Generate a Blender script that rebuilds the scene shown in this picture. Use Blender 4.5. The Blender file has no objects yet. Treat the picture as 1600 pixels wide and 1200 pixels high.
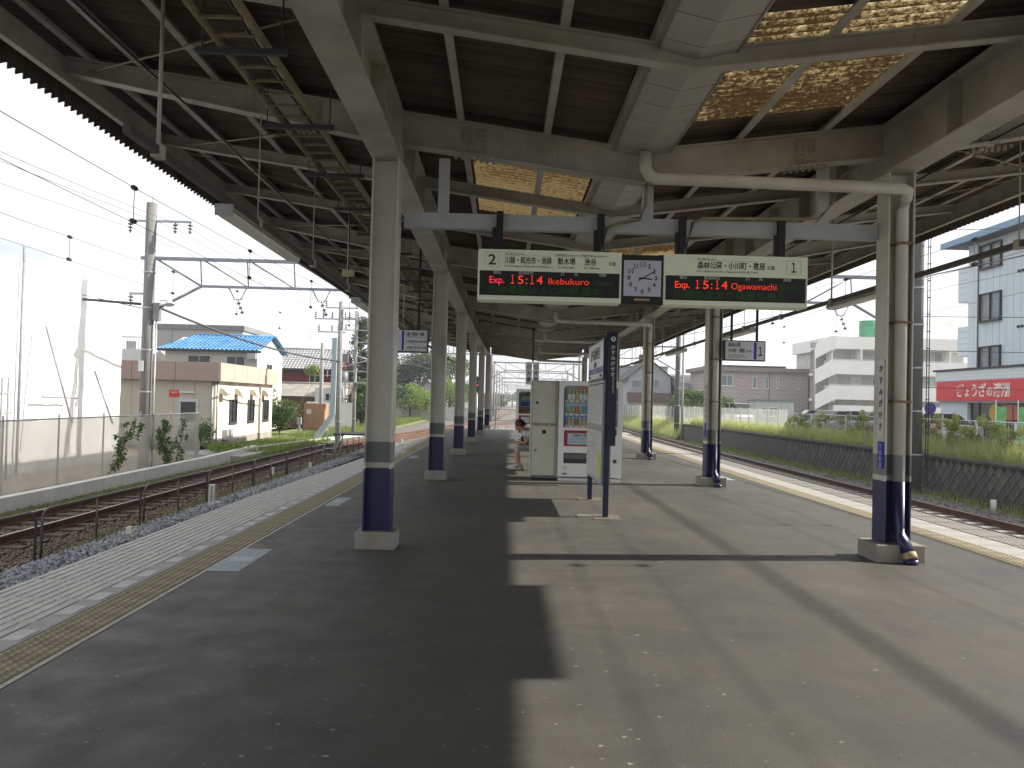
import bpy, math, random
import numpy as np
from mathutils import Vector, Matrix, Quaternion
R = math.radians
random.seed(7); RNG = np.random.default_rng(7)
S = bpy.context.scene
COL = S.collection

# ------------------------------------------------------------------ camera
F = 1294.0; YAW = .0102; PIT = .0213; ROLL = .0254; H = 1.5
def _basis():
    fw = Vector((math.sin(YAW)*math.cos(PIT), math.cos(YAW)*math.cos(PIT), math.sin(PIT)))
    rt = Vector((math.cos(YAW), -math.sin(YAW), 0)); up = rt.cross(fw)
    c, s = math.cos(ROLL), math.sin(ROLL)
    return rt*c+up*s, up*c-rt*s, fw
RT, UP, FW = _basis()
cam = bpy.data.cameras.new('camera'); camo = bpy.data.objects.new('camera', cam); COL.objects.link(camo)
cam.sensor_width = 36; cam.lens = F/1600*36; cam.clip_end = 3000; cam.clip_start = .05
m = Matrix((RT, UP, -FW)).transposed().to_4x4(); m.translation = (0, 0, H); camo.matrix_world = m
S.camera = camo
def ray(px, py): return RT*(px-800) + UP*(600-py) + FW*F
def at(px, py, Y):
    d = ray(px, py); return Vector((0, 0, H)) + d*(Y/d.y)
def gnd(px, py, z=-1.0):
    d = ray(px, py); return Vector((0, 0, H)) + d*((z-H)/d.z)
def atx(px, py, X):
    d = ray(px, py); return Vector((0, 0, H)) + d*(X/d.x)

# ------------------------------------------------------------------ light
EL = 31.65; SUNV = Vector((1, .10, 0)).normalized()
SUND = Vector((SUNV.x*math.cos(R(EL)), SUNV.y*math.cos(R(EL)), math.sin(R(EL))))
W = bpy.data.worlds.new('World'); S.world = W; W.use_nodes = True
wn = W.node_tree.nodes; wl = W.node_tree.links; wn.clear()
wo = wn.new('ShaderNodeOutputWorld'); bg = wn.new('ShaderNodeBackground'); sky = wn.new('ShaderNodeTexSky')
sky.sky_type = 'NISHITA'; sky.sun_disc = False; sky.sun_elevation = R(EL); sky.sun_rotation = math.atan2(SUNV.x, SUNV.y)
sky.dust_density = 3; sky.air_density = 1.0; sky.altitude = 0
bg.inputs[1].default_value = .09
tc = wn.new('ShaderNodeTexCoord'); mp = wn.new('ShaderNodeMapping'); mp.inputs['Scale'].default_value = (1, 1, 2.6)
nz = wn.new('ShaderNodeTexNoise'); nz.inputs['Scale'].default_value = 2.2; nz.inputs['Detail'].default_value = 5
cr = wn.new('ShaderNodeValToRGB'); cr.color_ramp.elements[0].position = .29; cr.color_ramp.elements[1].position = .45
mx = wn.new('ShaderNodeMix'); mx.data_type = 'RGBA'; mx.inputs[7].default_value = (7.0, 7.2, 7.5, 1)
wl.new(tc.outputs['Generated'], mp.inputs[0]); wl.new(mp.outputs[0], nz.inputs['Vector'])
wl.new(nz.outputs['Fac'], cr.inputs[0]); wl.new(cr.outputs[0], mx.inputs[0]); wl.new(sky.outputs[0], mx.inputs[6])
wl.new(mx.outputs[2], bg.inputs[0]); wl.new(bg.outputs[0], wo.inputs[0])
sl = bpy.data.lights.new('sun', 'SUN'); sl.energy = 5.0; sl.angle = R(.55); sl.color = (1, .93, .82)
so = bpy.data.objects.new('sun', sl); COL.objects.link(so); so.rotation_euler = SUND.to_track_quat('Z', 'Y').to_euler()
S.view_settings.view_transform = 'Standard'; S.view_settings.look = 'None'
S.view_settings.exposure = .95; S.view_settings.gamma = 1; S.view_settings.use_curve_mapping = False
S.render.engine = 'CYCLES'
S.cycles.max_bounces = 8; S.cycles.diffuse_bounces = 5; S.cycles.transparent_max_bounces = 16

# ------------------------------------------------------------------ materials
MATS = {}
def mat(name, col, rough=.7, var=.12, scale=6, metal=0, bump=0, col2=None, spec=.4, emit=None, stretch=None, thr=None, trans=0, bscale=None, rust=0, rustc=(.16, .07, .03)):
    """principled surface with two-tone noise, fine grain and bump"""
    if name in MATS: return MATS[name]
    M = bpy.data.materials.new(name); M.use_nodes = True; n = M.node_tree.nodes; l = M.node_tree.links
    b = n['Principled BSDF']; b.inputs['Roughness'].default_value = rough; b.inputs['Metallic'].default_value = metal
    b.inputs['Specular IOR Level'].default_value = spec
    if trans: b.inputs['Transmission Weight'].default_value = trans
    t = n.new('ShaderNodeTexCoord'); mpn = n.new('ShaderNodeMapping'); l.new(t.outputs['Object'], mpn.inputs[0])
    if stretch: mpn.inputs['Scale'].default_value = stretch
    nn = n.new('ShaderNodeTexNoise'); nn.inputs['Scale'].default_value = scale; nn.inputs['Detail'].default_value = 6; nn.inputs['Roughness'].default_value = .65
    l.new(mpn.outputs[0], nn.inputs['Vector'])
    rp = n.new('ShaderNodeValToRGB'); a, c = thr or (.3, .7); rp.color_ramp.elements[0].position = a; rp.color_ramp.elements[1].position = c
    c1 = [max(0, x*(1-var)) for x in col[:3]]; c2 = list(col2[:3]) if col2 else [min(1, x*(1+var)) for x in col[:3]]
    rp.color_ramp.elements[0].color = (*c1, 1); rp.color_ramp.elements[1].color = (*c2, 1)
    l.new(nn.outputs['Fac'], rp.inputs[0]); l.new(rp.outputs[0], b.inputs['Base Color'])
    if rust:      # rust blooms, chips and run-down streaks
        mq = n.new('ShaderNodeMapping'); mq.inputs['Scale'].default_value = (1, 1, .28); l.new(t.outputs['Object'], mq.inputs[0])
        na = n.new('ShaderNodeTexNoise'); na.inputs['Scale'].default_value = 7; na.inputs['Detail'].default_value = 9; na.inputs['Roughness'].default_value = .72; l.new(mq.outputs[0], na.inputs['Vector'])
        ra = n.new('ShaderNodeValToRGB'); ra.color_ramp.elements[0].position = .70-.12*rust; ra.color_ramp.elements[1].position = .78-.10*rust
        ra.color_ramp.elements[1].color = (.8, .8, .8, 1); l.new(na.outputs['Fac'], ra.inputs[0])
        mr = n.new('ShaderNodeMix'); mr.data_type = 'RGBA'; l.new(ra.outputs[0], mr.inputs[0]); l.new(rp.outputs[0], mr.inputs[6]); mr.inputs[7].default_value = (*rustc, 1)
        nb2 = n.new('ShaderNodeTexNoise'); nb2.inputs['Scale'].default_value = 1.1; nb2.inputs['Detail'].default_value = 5; l.new(mq.outputs[0], nb2.inputs['Vector'])
        rb = n.new('ShaderNodeValToRGB'); rb.color_ramp.elements[0].position = .38; rb.color_ramp.elements[1].position = .72; rb.color_ramp.elements[0].color = (1, 1, 1, 1); rb.color_ramp.elements[1].color = (.80, .76, .68, 1); l.new(nb2.outputs['Fac'], rb.inputs[0])
        mg = n.new('ShaderNodeMix'); mg.data_type = 'RGBA'; mg.blend_type = 'MULTIPLY'; mg.inputs[0].default_value = 1; l.new(mr.outputs[2], mg.inputs[6]); l.new(rb.outputs[0], mg.inputs[7]); l.new(mg.outputs[2], b.inputs['Base Color'])
    if bump:
        n2 = n.new('ShaderNodeTexNoise'); n2.inputs['Scale'].default_value = bscale or scale*8; n2.inputs['Detail'].default_value = 4
        l.new(mpn.outputs[0], n2.inputs['Vector'])
        bp = n.new('ShaderNodeBump'); bp.inputs['Strength'].default_value = bump; bp.inputs['Distance'].default_value = .02
        l.new(n2.outputs['Fac'], bp.inputs['Height']); l.new(bp.outputs[0], b.inputs['Normal'])
    if emit: b.inputs['Emission Color'].default_value = (*emit[:3], 1); b.inputs['Emission Strength'].default_value = emit[3]
    MATS[name] = M; return M

def asphalt():
    M = bpy.data.materials.new('worn_asphalt'); M.use_nodes = True; n = M.node_tree.nodes; l = M.node_tree.links
    b = n['Principled BSDF']; b.inputs['Specular IOR Level'].default_value = .5
    t = n.new('ShaderNodeTexCoord')
    def noise(sc, det=5, ro=.6, st=None):
        x = n.new('ShaderNodeTexNoise'); x.inputs['Scale'].default_value = sc; x.inputs['Detail'].default_value = det; x.inputs['Roughness'].default_value = ro
        if st:
            q = n.new('ShaderNodeMapping'); q.inputs['Scale'].default_value = st; l.new(t.outputs['Object'], q.inputs[0]); l.new(q.outputs[0], x.inputs['Vector'])
        else: l.new(t.outputs['Object'], x.inputs['Vector'])
        return x
    def ramp(src, p0, p1, c0, c1):
        x = n.new('ShaderNodeValToRGB'); x.color_ramp.elements[0].position = p0; x.color_ramp.elements[1].position = p1
        x.color_ramp.elements[0].color = (*c0, 1); x.color_ramp.elements[1].color = (*c1, 1); l.new(src, x.inputs[0]); return x
    def mixc(fac, a, c, mode='MIX', f=None):
        x = n.new('ShaderNodeMix'); x.data_type = 'RGBA'; x.blend_type = mode
        if f is not None: x.inputs[0].default_value = f
        else: l.new(fac, x.inputs[0])
        l.new(a, x.inputs[6]); l.new(c, x.inputs[7]); return x.outputs[2]
    base = ramp(noise(.45, 6, .6).outputs['Fac'], .32, .68, (.058, .059, .058), (.096, .091, .078))
    fine = ramp(noise(95, 4, .8).outputs['Fac'], .34, .68, (.62, .62, .62), (1.38, 1.38, 1.36))
    c = mixc(None, base.outputs[0], fine.outputs[0], 'MULTIPLY', 1.0)
    broad = ramp(noise(1.6, 4, .6, (1, .25, 1)).outputs['Fac'], .3, .7, (.88, .88, .90), (1.10, 1.09, 1.05))
    c = mixc(None, c, broad.outputs[0], 'MULTIPLY', 1.0)
    dust = ramp(noise(.9, 8, .8).outputs['Fac'], .56, .74, (1, 1, 1), (1.24, 1.22, 1.16))
    c = mixc(None, c, dust.outputs[0], 'MULTIPLY', 1.0)
    stain = ramp(noise(2.6, 6, .75, (1, .6, 1)).outputs['Fac'], .60, .70, (1, 1, 1), (.80, .79, .77))
    c = mixc(None, c, stain.outputs[0], 'MULTIPLY', 1.0)
    # pale gum spots: voronoi cells kept at random
    v = n.new('ShaderNodeTexVoronoi'); v.voronoi_dimensions = '2D'; v.inputs['Scale'].default_value = 3.1; v.inputs['Randomness'].default_value = 1
    warp = n.new('ShaderNodeVectorMath'); warp.operation = 'MULTIPLY_ADD'
    nw = noise(25, 3); l.new(nw.outputs['Color'], warp.inputs[0]); warp.inputs[1].default_value = (.03, .03, 0); l.new(t.outputs['Object'], warp.inputs[2])
    l.new(warp.outputs[0], v.inputs['Vector'])
    spot = ramp(v.outputs['Distance'], .02, .045, (1, 1, 1), (0, 0, 0))
    sep = n.new('ShaderNodeSeparateColor'); l.new(v.outputs['Color'], sep.inputs[0])
    keep = n.new('ShaderNodeMath'); keep.operation = 'GREATER_THAN'; keep.inputs[1].default_value = .72; l.new(sep.outputs[0], keep.inputs[0])
    ml = n.new('ShaderNodeMath'); ml.operation = 'MULTIPLY'; l.new(spot.outputs[0], ml.inputs[0]); l.new(keep.outputs[0], ml.inputs[1])
    m2 = n.new('ShaderNodeMath'); m2.operation = 'MULTIPLY'; l.new(ml.outputs[0], m2.inputs[0]); l.new(sep.outputs[1], m2.inputs[1])
    rgb = n.new('ShaderNodeRGB'); rgb.outputs[0].default_value = (.30, .30, .29, 1)
    c = mixc(m2.outputs[0], c, rgb.outputs[0])
    v2 = n.new('ShaderNodeTexVoronoi'); v2.voronoi_dimensions = '2D'; v2.inputs['Scale'].default_value = 5.5; l.new(warp.outputs[0], v2.inputs['Vector'])
    sp2 = ramp(v2.outputs['Distance'], .02, .065, (1, 1, 1), (0, 0, 0)); se2 = n.new('ShaderNodeSeparateColor'); l.new(v2.outputs['Color'], se2.inputs[0])
    k2 = n.new('ShaderNodeMath'); k2.operation = 'GREATER_THAN'; k2.inputs[1].default_value = .35; l.new(se2.outputs[0], k2.inputs[0])
    q1 = n.new('ShaderNodeMath'); q1.operation = 'MULTIPLY'; l.new(sp2.outputs[0], q1.inputs[0]); l.new(k2.outputs[0], q1.inputs[1])
    q2 = n.new('ShaderNodeMath'); q2.operation = 'MULTIPLY'; l.new(q1.outputs[0], q2.inputs[0]); l.new(se2.outputs[2], q2.inputs[1])
    clus = ramp(noise(.35, 3).outputs['Fac'], .38, .56, (.12, .12, .12), (1, 1, 1)); q3 = n.new('ShaderNodeMath'); q3.operation = 'MULTIPLY'; l.new(q2.outputs[0], q3.inputs[0]); l.new(clus.outputs[0], q3.inputs[1])
    c = mixc(q3.outputs[0], c, rgb.outputs[0])
    # hairline cracks
    vc = n.new('ShaderNodeTexVoronoi'); vc.feature = 'DISTANCE_TO_EDGE'; vc.inputs['Scale'].default_value = .28
    wp = n.new('ShaderNodeVectorMath'); wp.operation = 'MULTIPLY_ADD'; n3 = noise(1.5, 5); l.new(n3.outputs['Color'], wp.inputs[0]); wp.inputs[1].default_value = (1.2, 1.2, 0); l.new(t.outputs['Object'], wp.inputs[2])
    l.new(wp.outputs[0], vc.inputs['Vector'])
    ck = ramp(vc.outputs['Distance'], .0, .003, (.82, .8, .77), (1, 1, 1))
    c = mixc(None, c, ck.outputs[0], 'MULTIPLY', 1.0)
    l.new(c, b.inputs['Base Color'])
    rr = ramp(noise(3, 4).outputs['Fac'], .3, .7, (.50, .50, .50), (.72, .72, .72)); l.new(rr.outputs[0], b.inputs['Roughness'])
    bp = n.new('ShaderNodeBump'); bp.inputs['Strength'].default_value = .35; bp.inputs['Distance'].default_value = .006
    l.new(noise(220, 2).outputs['Fac'], bp.inputs['Height']); l.new(bp.outputs[0], b.inputs['Normal'])
    return M

def skylight_mat(k_=1.0, sh=0.0):
    M = bpy.data.materials.new('dirty_translucent_sheet'); M.use_nodes = True; n = M.node_tree.nodes; l = M.node_tree.links; n.clear()
    o = n.new('ShaderNodeOutputMaterial'); t = n.new('ShaderNodeTexCoord'); q = n.new('ShaderNodeMapping'); q.inputs['Scale'].default_value = (9, 22, 1)
    l.new(t.outputs['Object'], q.inputs[0])
    x = n.new('ShaderNodeTexNoise'); x.inputs['Scale'].default_value = 2.4; x.inputs['Detail'].default_value = 8; x.inputs['Roughness'].default_value = .8; l.new(q.outputs[0], x.inputs['Vector'])
    g = n.new('ShaderNodeTexNoise'); g.inputs['Scale'].default_value = 1.3; g.inputs['Detail'].default_value = 3; l.new(t.outputs['Object'], g.inputs['Vector'])
    # dirt lies in the troughs of the sheet (pitch of the corrugation)
    s = n.new('ShaderNodeSeparateXYZ'); l.new(t.outputs['Object'], s.inputs[0])
    w = n.new('ShaderNodeMath'); w.operation = 'MULTIPLY'; w.inputs[1].default_value = 2*math.pi/.13; l.new(s.outputs[1], w.inputs[0])
    sn = n.new('ShaderNodeMath'); sn.operation = 'SINE'; l.new(w.outputs[0], sn.inputs[0])
    m1 = n.new('ShaderNodeMath'); m1.operation = 'MULTIPLY_ADD'; m1.inputs[1].default_value = .12; l.new(sn.outputs[0], m1.inputs[0]); l.new(x.outputs['Fac'], m1.inputs[2])
    m2 = n.new('ShaderNodeMath'); m2.operation = 'MULTIPLY_ADD'; m2.inputs[1].default_value = .25; l.new(g.outputs['Fac'], m2.inputs[0]); l.new(m1.outputs[0], m2.inputs[2])
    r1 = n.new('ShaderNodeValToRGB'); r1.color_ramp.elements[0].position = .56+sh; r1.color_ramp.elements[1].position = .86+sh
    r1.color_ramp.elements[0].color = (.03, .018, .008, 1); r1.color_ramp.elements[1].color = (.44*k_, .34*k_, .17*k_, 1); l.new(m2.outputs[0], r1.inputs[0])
    r2 = n.new('ShaderNodeValToRGB'); r2.color_ramp.elements[0].position = .68+sh; r2.color_ramp.elements[1].position = .82+sh
    r2.color_ramp.elements[1].color = (.6, .6, .6, 1); l.new(m2.outputs[0], r2.inputs[0])
    tr = n.new('ShaderNodeBsdfTranslucent'); l.new(r1.outputs[0], tr.inputs[0])
    tp = n.new('ShaderNodeBsdfTransparent'); tp.inputs[0].default_value = (.95, .88, .7, 1)
    ms = n.new('ShaderNodeMixShader'); l.new(r2.outputs[0], ms.inputs[0]); l.new(tr.outputs[0], ms.inputs[1]); l.new(tp.outputs[0], ms.inputs[2]); l.new(ms.outputs[0], o.inputs[0])
    return M

def leafmat(name, c1, c2, rough=.6, tw=.35):
    if name in MATS: return MATS[name]
    M = bpy.data.materials.new(name); M.use_nodes = True; n = M.node_tree.nodes; l = M.node_tree.links; n.clear()
    o = n.new('ShaderNodeOutputMaterial'); t = n.new('ShaderNodeTexCoord'); x = n.new('ShaderNodeTexNoise'); x.inputs['Scale'].default_value = 3; x.inputs['Detail'].default_value = 5
    l.new(t.outputs['Object'], x.inputs['Vector']); r = n.new('ShaderNodeValToRGB'); r.color_ramp.elements[0].position = .35; r.color_ramp.elements[1].position = .65
    r.color_ramp.elements[0].color = (*c1, 1); r.color_ramp.elements[1].color = (*c2, 1); l.new(x.outputs['Fac'], r.inputs[0])
    d = n.new('ShaderNodeBsdfPrincipled'); d.inputs['Roughness'].default_value = rough; l.new(r.outputs[0], d.inputs['Base Color'])
    tr = n.new('ShaderNodeBsdfTranslucent'); l.new(r.outputs[0], tr.inputs[0]); ms = n.new('ShaderNodeMixShader'); ms.inputs[0].default_value = tw
    l.new(d.outputs[0], ms.inputs[1]); l.new(tr.outputs[0], ms.inputs[2]); l.new(ms.outputs[0], o.inputs[0]); MATS[name] = M; return M

def glassy(name, col=(.02, .025, .03), rough=.06): return mat(name, col, rough, .3, 2, spec=.8)

def netmat(name, col, alpha, stripes=0, shade=True):
    """woven sheet: partly see-through"""
    M = bpy.data.materials.new(name); M.use_nodes = True; n = M.node_tree.nodes; l = M.node_tree.links; n.clear()
    o = n.new('ShaderNodeOutputMaterial'); d = n.new('ShaderNodeBsdfDiffuse'); tr = n.new('ShaderNodeBsdfTranslucent'); tp = n.new('ShaderNodeBsdfTransparent')
    t = n.new('ShaderNodeTexCoord'); x = n.new('ShaderNodeTexNoise'); x.inputs['Scale'].default_value = .8; x.inputs['Detail'].default_value = 6; l.new(t.outputs['Object'], x.inputs['Vector'])
    r = n.new('ShaderNodeValToRGB'); r.color_ramp.elements[0].position = .3; r.color_ramp.elements[1].position = .7
    r.color_ramp.elements[0].color = (*[c*.8 for c in col], 1); r.color_ramp.elements[1].color = (*col, 1); l.new(x.outputs['Fac'], r.inputs[0])
    l.new(r.outputs[0], d.inputs[0]); l.new(r.outputs[0], tr.inputs[0])
    a = n.new('ShaderNodeMixShader'); a.inputs[0].default_value = .45; l.new(d.outputs[0], a.inputs[1]); l.new(tr.outputs[0], a.inputs[2])
    c = n.new('ShaderNodeMixShader'); c.inputs[0].default_value = alpha; l.new(tp.outputs[0], c.inputs[1]); l.new(a.outputs[0], c.inputs[2]); l.new(c.outputs[0], o.inputs[0])
    return M

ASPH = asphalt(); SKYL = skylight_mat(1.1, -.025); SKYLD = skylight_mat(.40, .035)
CREAM = mat('cream_paint', (.58, .57, .52), .32, .1, 3, col2=(.65, .64, .59), bump=.03, rust=.25, rustc=(.30, .20, .11))
CREAMB = mat('beam_paint', (.41, .40, .355), .55, .2, 2.5, col2=(.52, .51, .455), bump=.04, rust=.8, rustc=(.14, .075, .035))
GREYP = mat('grey_paint_band', (.20, .21, .215), .5, .08, rust=.3, rustc=(.12, .09, .07))
NAVY = mat('navy_paint', (.012, .012, .095), .35, .15, 4, spec=.5, rust=.35, rustc=(.09, .07, .06))
NAVYD = mat('dark_navy_steel', (.010, .016, .05), .35, .2, 4)
CONC = mat('concrete', (.30, .29, .26), .9, .2, 5, bump=.3, rust=.5, rustc=(.15, .14, .12))
CONCL = mat('pale_concrete', (.60, .59, .56), .9, .12, 2.5, bump=.2)
CONCD = mat('dark_concrete', (.16, .155, .14), .9, .25, 3, bump=.4)
ROOFS = mat('roof_slate', (.085, .065, .047), .85, .25, 1.2, col2=(.135, .105, .078), stretch=(.4, 3, 1), bump=.15)
GUTT = mat('gutter_paint', (.40, .395, .36), .45, .1, 2)
BLACK = mat('black_plastic', (.012, .012, .012), .5, .1)
DARKS = mat('dark_steel', (.04, .04, .045), .55, .2)
STEEL = mat('galvanised_steel', (.36, .38, .40), .5, .15, 5, metal=.4)
STEELD = mat('weathered_steel', (.20, .205, .22), .6, .25, 5, metal=.3)
YELT = mat('yellow_tray_paint', (.24, .21, .13), .6, .25, 4)
RUST = mat('rusty_rail', (.10, .045, .028), .75, .35, 5, col2=(.16, .075, .045))
RAILT = mat('polished_rail_head', (.25, .22, .21), .35, .2, 5, metal=.6)
SLEEP = mat('concrete_sleeper', (.27, .25, .23), .9, .2, 6)
SLEEPW = mat('timber_sleeper', (.09, .065, .05), .9, .3, 6)
YTILE = mat('tactile_tile', (.25, .205, .125), .85, .25, 3.1, col2=(.33, .275, .175))
WHITE = mat('white_paint', (.74, .74, .72), .5, .06)
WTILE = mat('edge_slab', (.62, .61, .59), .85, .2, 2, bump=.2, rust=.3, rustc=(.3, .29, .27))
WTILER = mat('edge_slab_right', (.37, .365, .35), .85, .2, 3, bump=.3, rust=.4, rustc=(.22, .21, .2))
SIGNW = mat('sign_cream', (.60, .64, .50), .45, .04, emit=(.56, .6, .46, .05))
SIGNB = mat('sign_white', (.62, .64, .66), .4, .04)
INK = mat('black_ink', (.015, .015, .015), .5, 0)
INKG = mat('grey_ink', (.16, .17, .15), .5, 0)
BLUEI = mat('blue_ink', (.02, .03, .36), .5, 0)
LEDR = mat('red_led', (.6, .03, .01), .5, 0, emit=(1, .05, .015, .42))
LEDP = mat('crimson_led', (.6, .02, .05), .5, 0, emit=(1, .03, .07, .42))
LEDG = mat('dim_green_led', (.012, .055, .008), .5, 0, emit=(.04, .5, .03, .012))
GRASSM = leafmat('grass_blades', (.10, .16, .03), (.22, .27, .07))
DKG = mat('earth', (.115, .095, .07), .95, .35, 1.5, bump=.5, bscale=30)

# ------------------------------------------------------------------ mesh helpers
class MB:
    def __init__(s): s.v = []; s.f = []; s.m = []; s.sm = []
    def add(s, vs, fs, mi=0, smooth=False):
        o = len(s.v); s.v += [tuple(x) for x in vs]; s.f += [tuple(i+o for i in f) for f in fs]; s.m += [mi]*len(fs); s.sm += [smooth]*len(fs); return s
    def box(s, x0, x1, y0, y1, z0, z1, mi=0):
        vs = [(x, y, z) for z in (z0, z1) for y in (y0, y1) for x in (x0, x1)]
        return s.add(vs, [(0, 2, 3, 1), (4, 5, 7, 6), (0, 1, 5, 4), (2, 6, 7, 3), (0, 4, 6, 2), (1, 3, 7, 5)], mi)
    def obox(s, c, ax, ay, az, mi=0):
        c, ax, ay, az = map(Vector, (c, ax, ay, az))
        vs = [c+ax*i+ay*j+az*k for k in (-1, 1) for j in (-1, 1) for i in (-1, 1)]
        return s.add(vs, [(0, 2, 3, 1), (4, 5, 7, 6), (0, 1, 5, 4), (2, 6, 7, 3), (0, 4, 6, 2), (1, 3, 7, 5)], mi)
    def bar(s, a, b, w, h=None, mi=0):
        a, b = Vector(a), Vector(b); d = (b-a); h = h or w
        u = Vector((0, 0, 1)) if abs(d.normalized().z) < .95 else Vector((0, 1, 0))
        sd = d.cross(u).normalized(); up = sd.cross(d).normalized()
        return s.obox((a+b)/2, sd*w/2, d/2, up*h/2, mi)
    def tube(s, pts, r, n=8, mi=0, caps=True, r1=None):
        pts = [Vector(p) for p in pts]; rings = []; o = len(s.v); k = len(pts)
        for i, p in enumerate(pts):
            d = (pts[min(i+1, k-1)]-pts[max(i-1, 0)]).normalized()
            u = Vector((0, 0, 1)) if abs(d.z) < .9 else Vector((1, 0, 0))
            a = d.cross(u).normalized(); b = a.cross(d).normalized()
            rr = r if r1 is None else r+(r1-r)*i/(k-1)
            for j in range(n):
                t = 2*math.pi*j/n; s.v.append(tuple(p+a*rr*math.cos(t)+b*rr*math.sin(t)))
        for i in range(k-1):
            for j in range(n):
                s.f.append((o+i*n+j, o+i*n+(j+1) % n, o+(i+1)*n+(j+1) % n, o+(i+1)*n+j)); s.m.append(mi); s.sm.append(True)
        if caps:
            s.f.append(tuple(o+j for j in range(n))[::-1]); s.m.append(mi); s.sm.append(False)
            s.f.append(tuple(o+(k-1)*n+j for j in range(n))); s.m.append(mi); s.sm.append(False)
        return s
    def prism(s, poly, axis, a, b, mi=0):
        """poly: 2D points; axis 'x','y','z' extruded a..b"""
        n = len(poly)
        def P(p, t): return {'x': (t, p[0], p[1]), 'y': (p[0], t, p[1]), 'z': (p[0], p[1], t)}[axis]
        vs = [P(p, a) for p in poly]+[P(p, b) for p in poly]
        fs = [tuple(range(n)), tuple(range(2*n-1, n-1, -1))]+[(i, (i+1) % n, n+(i+1) % n, n+i) for i in range(n)]
        return s.add(vs, fs, mi)
    def quad(s, a, b, c, d, mi=0): return s.add([a, b, c, d], [(0, 1, 2, 3)], mi)
    def build(s, name, mats, parent=None, label=None, fix=True, bevel=0):
        me = bpy.data.meshes.new(name); me.from_pydata(s.v, [], s.f)
        for mm in (mats if isinstance(mats, (list, tuple)) else [mats]): me.materials.append(mm)
        me.polygons.foreach_set('material_index', s.m); me.polygons.foreach_set('use_smooth', s.sm)
        if fix:
            import bmesh
            bm = bmesh.new(); bm.from_mesh(me); bmesh.ops.recalc_face_normals(bm, faces=bm.faces); bm.to_mesh(me); bm.free()
        me.update(); o = bpy.data.objects.new(name, me); COL.objects.link(o)
        if parent: o.parent = parent
        if label: o['label'] = label
        if bevel:
            md = o.modifiers.new('bevel', 'BEVEL'); md.width = bevel; md.segments = 2; md.limit_method = 'ANGLE'
        return o
def npmesh(name, v, f, mats, parent=None, mi=None, smooth=False):
    me = bpy.data.meshes.new(name); v = np.asarray(v, np.float32); f = np.asarray(f, np.int32); k = f.shape[1]
    me.vertices.add(len(v)); me.vertices.foreach_set('co', v.ravel()); me.loops.add(f.size); me.loops.foreach_set('vertex_index', f.ravel())
    me.polygons.add(len(f)); me.polygons.foreach_set('loop_start', np.arange(0, f.size, k, dtype=np.int32))
    for mm in (mats if isinstance(mats, (list, tuple)) else [mats]): me.materials.append(mm)
    if mi is not None: me.polygons.foreach_set('material_index', np.asarray(mi, np.int32))
    me.update(calc_edges=True); me.validate()
    o = bpy.data.objects.new(name, me); COL.objects.link(o)
    if parent: o.parent = parent
    return o
def tag(o, label=None, cat=None, group=None, kind=None):
    for k, v in (('label', label), ('category', cat), ('group', group), ('kind', kind)):
        if v: o[k] = v
    return o
def thing(name, label, cat, loc=(0, 0, 0), group=None, rz=0, kind=None):
    o = bpy.data.objects.new(name, None); COL.objects.link(o); o.location = loc; o.rotation_euler = (0, 0, rz); o.empty_display_size = .2
    return tag(o, label, cat, group, kind)
def kids(o): return [c for c in list(COL.objects) if c.parent == o]
def share(o, loc, parent=None, rz=None, name=None):
    c = o.copy(); COL.objects.link(c); c.location = loc
    if parent: c.parent = parent
    if rz is not None: c.rotation_euler = (0, 0, rz)
    return c
def copy_tree(o, parent=None, index=None):
    index = index or {}
    c = o.copy(); COL.objects.link(c); c.parent = parent
    for ch in [x for x in COL.objects if x.parent == o]: copy_tree(ch, c)
    return c
TXC = {}
def text(body, size, material, parent, loc, face='-y', align='LEFT', bold=0, name='lettering', sx=1.0, valign='TOP_BASELINE', spacing=1.0, line=1.0, ext=.0012, fit=None):
    cu = bpy.data.curves.new('t', 'FONT'); cu.body = body; cu.size = size; cu.align_x = align; cu.align_y = valign; cu.extrude = ext; cu.offset = bold; cu.space_character = spacing; cu.space_line = line
    cu.resolution_u = 3
    to = bpy.data.objects.new('t', cu); COL.objects.link(to)
    bpy.context.view_layer.update()
    me = bpy.data.meshes.new_from_object(to.evaluated_get(bpy.context.evaluated_depsgraph_get()))
    bpy.data.objects.remove(to); bpy.data.curves.remove(cu)
    if fit and len(me.vertices):
        xs = [v_.co.x for v_ in me.vertices]; w_ = max(xs)-min(xs); x0_ = min(xs)
        for v_ in me.vertices: v_.co.x = (v_.co.x-(x0_ if align == 'LEFT' else 0))*fit/w_
    me.materials.clear(); me.materials.append(material); me.name = name
    o = bpy.data.objects.new(name, me); COL.objects.link(o); o.location = loc; o.parent = parent
    o.rotation_euler = {'-y': (R(90), 0, 0), '-x': (R(90), 0, R(-90)), '+x': (R(90), 0, R(90)), '+z': (0, 0, 0)}[face]; o.scale = (sx, 1, 1)
    return o
def cur(Y):
    if Y < 14: return 0.
    if Y < 60: return .0004*(Y-14)**2
    return .846+.0368*(Y-60)
def interp(tab, y): return float(np.interp(y, [t[0] for t in tab], [t[1] for t in tab]))

# ================================================================== GROUND
gv = MB(); N = 60
gm = MB().box(-900, 900, -60, 2200, -1.6, -1.22).build('ground', DKG); tag(gm, kind='structure')
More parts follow.
